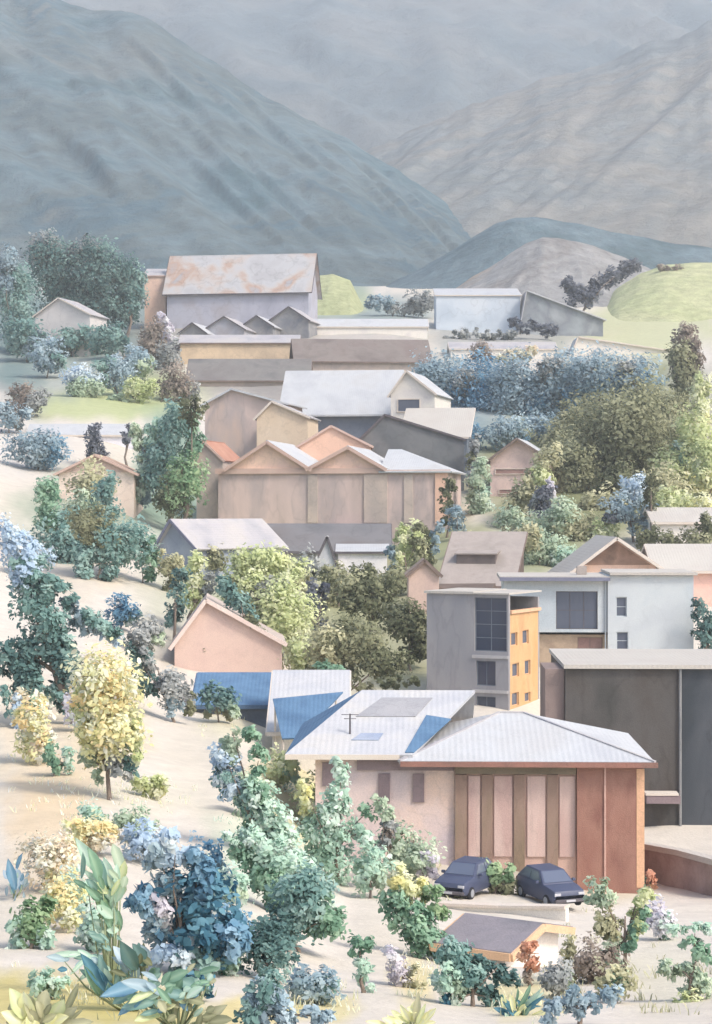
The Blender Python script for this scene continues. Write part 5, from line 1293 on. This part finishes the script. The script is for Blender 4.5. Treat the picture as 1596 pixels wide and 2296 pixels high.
leafy_plant('big_leaf_plant', 'yellow olive low plant in the bottom left corner', 'plant', (90,2320), 32, [
 (60,2280,10,2190,60,'lime'),(70,2285,60,2190,64,'straw'),(90,2290,110,2200,60,'khaki'),(110,2290,160,2210,56,'lime'),(120,2295,200,2230,44,'khaki'),(60,2295,-10,2250,54,'straw'),(100,2300,180,2270,50,'straw'),(130,2300,240,2280,44,'khaki'),(40,2300,30,2220,50,'khaki'),(140,2280,180,2190,30,'olive')])
leafy_plant('big_leaf_plant', 'small blue leafed plant at the far left edge', 'plant', (30,2020), 57, [
 (40,1990,20,1900,34,'blue'),(50,1985,34,1930,30,'sky'),(30,1985,10,1930,24,'mint'),(48,1995,60,1950,20,'bluegrey')])
leafy_plant('big_leaf_plant', 'turquoise fan shaped plant below the small rust orange shrub', 'plant', (1170,2290), 42, [
 (1170,2260,1220,2190,22,'mint'),(1175,2265,1235,2215,18,'petrol'),(1160,2260,1190,2180,22,'green'),(1150,2265,1130,2200,24,'straw'),(1180,2280,1250,2240,22,'straw'),(1160,2280,1110,2230,26,'petrol'),(1150,2285,1090,2260,26,'petrol'),(1165,2290,1200,2230,20,'teal'),(1170,2295,1230,2270,20,'straw'),(1140,2290,1120,2250,22,'mint')])
leafy_plant('big_leaf_plant', 'yellow and khaki low plant at the bottom centre', 'plant', (930,2310), 36, [
 (930,2290,940,2200,26,'khaki'),(920,2290,890,2230,28,'straw'),(940,2295,990,2240,28,'straw'),(900,2300,840,2270,30,'straw'),(930,2300,960,2230,20,'lime'),(880,2300,800,2280,26,'ochre')])

# ------------------------------------------------------------------ dry grass on the yellow patches, nobody could count it
def dry_grass():
    rng = np.random.default_rng(3)
    V, F, MI, T = [], [], [], []
    cols = ['dry_straw', 'dry_ochre', 'khaki', 'mint']
    spots = [(150,1700,150,140,0.4),(120,1880,90,140,1),(240,1780,120,60,1),(100,2240,300,60,0),(330,2260,160,50,2),(640,1800,90,150,0),(560,1900,90,100,3),(480,2060,90,90,3),(1180,2240,110,60,0),(1300,2120,90,120,2),(1500,2190,110,100,2),(340,1790,120,40,0),(930,2190,60,60,0),(520,1610,80,70,0),(720,2250,100,40,0),(1000,1990,50,60,2),(680,1950,100,100,3)]
    n = 0
    for (x, y, rx, ry, ci) in spots:
        for _ in range(36):
            a = rng.random()*6.283; r = math.sqrt(rng.random())
            px, py = x + math.cos(a)*rx*r, y + math.sin(a)*ry*r
            if py > 2330: continue
            Y = yg(px, py); p = P(px, py, Y); p.z = gz(px, Y)
            m = K*Y
            for b in range(5):
                h = rng.uniform(.10, .30)*min(1, Y/45); w = rng.uniform(.012, .03); an = rng.random()*6.283
                dx, dy = math.cos(an), math.sin(an); lean = rng.uniform(.2, .8)*h
                q = (p.x + rng.normal()*.12, p.y + rng.normal()*.12, p.z - .02)
                V += [(q[0]-dy*w, q[1]+dx*w, q[2]), (q[0]+dy*w, q[1]-dx*w, q[2]), (q[0]+dx*lean*.5+dy*w*.6, q[1]+dy*lean*.5-dx*w*.6, q[2]+h*.7), (q[0]+dx*lean, q[1]+dy*lean, q[2]+h)]
                F.append((n, n+1, n+2, n+3)); MI.append(int(ci)); T += [rng.random()]*4; n += 4
    me = bpy.data.meshes.new('dry_grass'); me.from_pydata(V, [], F)
    for c in cols: me.materials.append(leaf_mat(c, *PAL[c]))
    me.polygons.foreach_set('material_index', MI)
    at = me.attributes.new('tint', 'FLOAT', 'POINT'); at.data.foreach_set('value', T)
    o = bpy.data.objects.new('dry_grass', me); C.objects.link(o)
    tag(o, 'sparse dry grass on the pale slope', None, None, 'stuff')
dry_grass()

# ------------------------------------------------------------------ air of the valley
def haze(density=0.0003):
    zs, xs, ys = [], [], []
    bpy.context.view_layer.update()
    for o in scene.objects:
        if o.type == 'MESH':
            for c in o.bound_box:
                w = o.matrix_world @ Vector(c); xs.append(w.x); ys.append(w.y); zs.append(w.z)
    b = MB(); b.box(min(xs)-20, max(xs)+20, min(ys)-60, max(ys)+20, min(zs)-1.0, max(max(zs), CAM_Z)+12)
    o = b.build('haze', _haze_mat(density))
    tag(o, 'thin blue grey valley haze', None, None, 'stuff')
def _haze_mat(d):
    m = bpy.data.materials.new('haze_air'); m.use_nodes = True
    nt = m.node_tree
    for n in list(nt.nodes): nt.nodes.remove(n)
    out = nt.nodes.new('ShaderNodeOutputMaterial'); v = nt.nodes.new('ShaderNodeVolumePrincipled')
    v.inputs['Color'].default_value = (.86, .90, .92, 1); v.inputs['Density'].default_value = d; v.inputs['Anisotropy'].default_value = .2
    nt.links.new(v.outputs[0], out.inputs['Volume'])
    return m
haze()
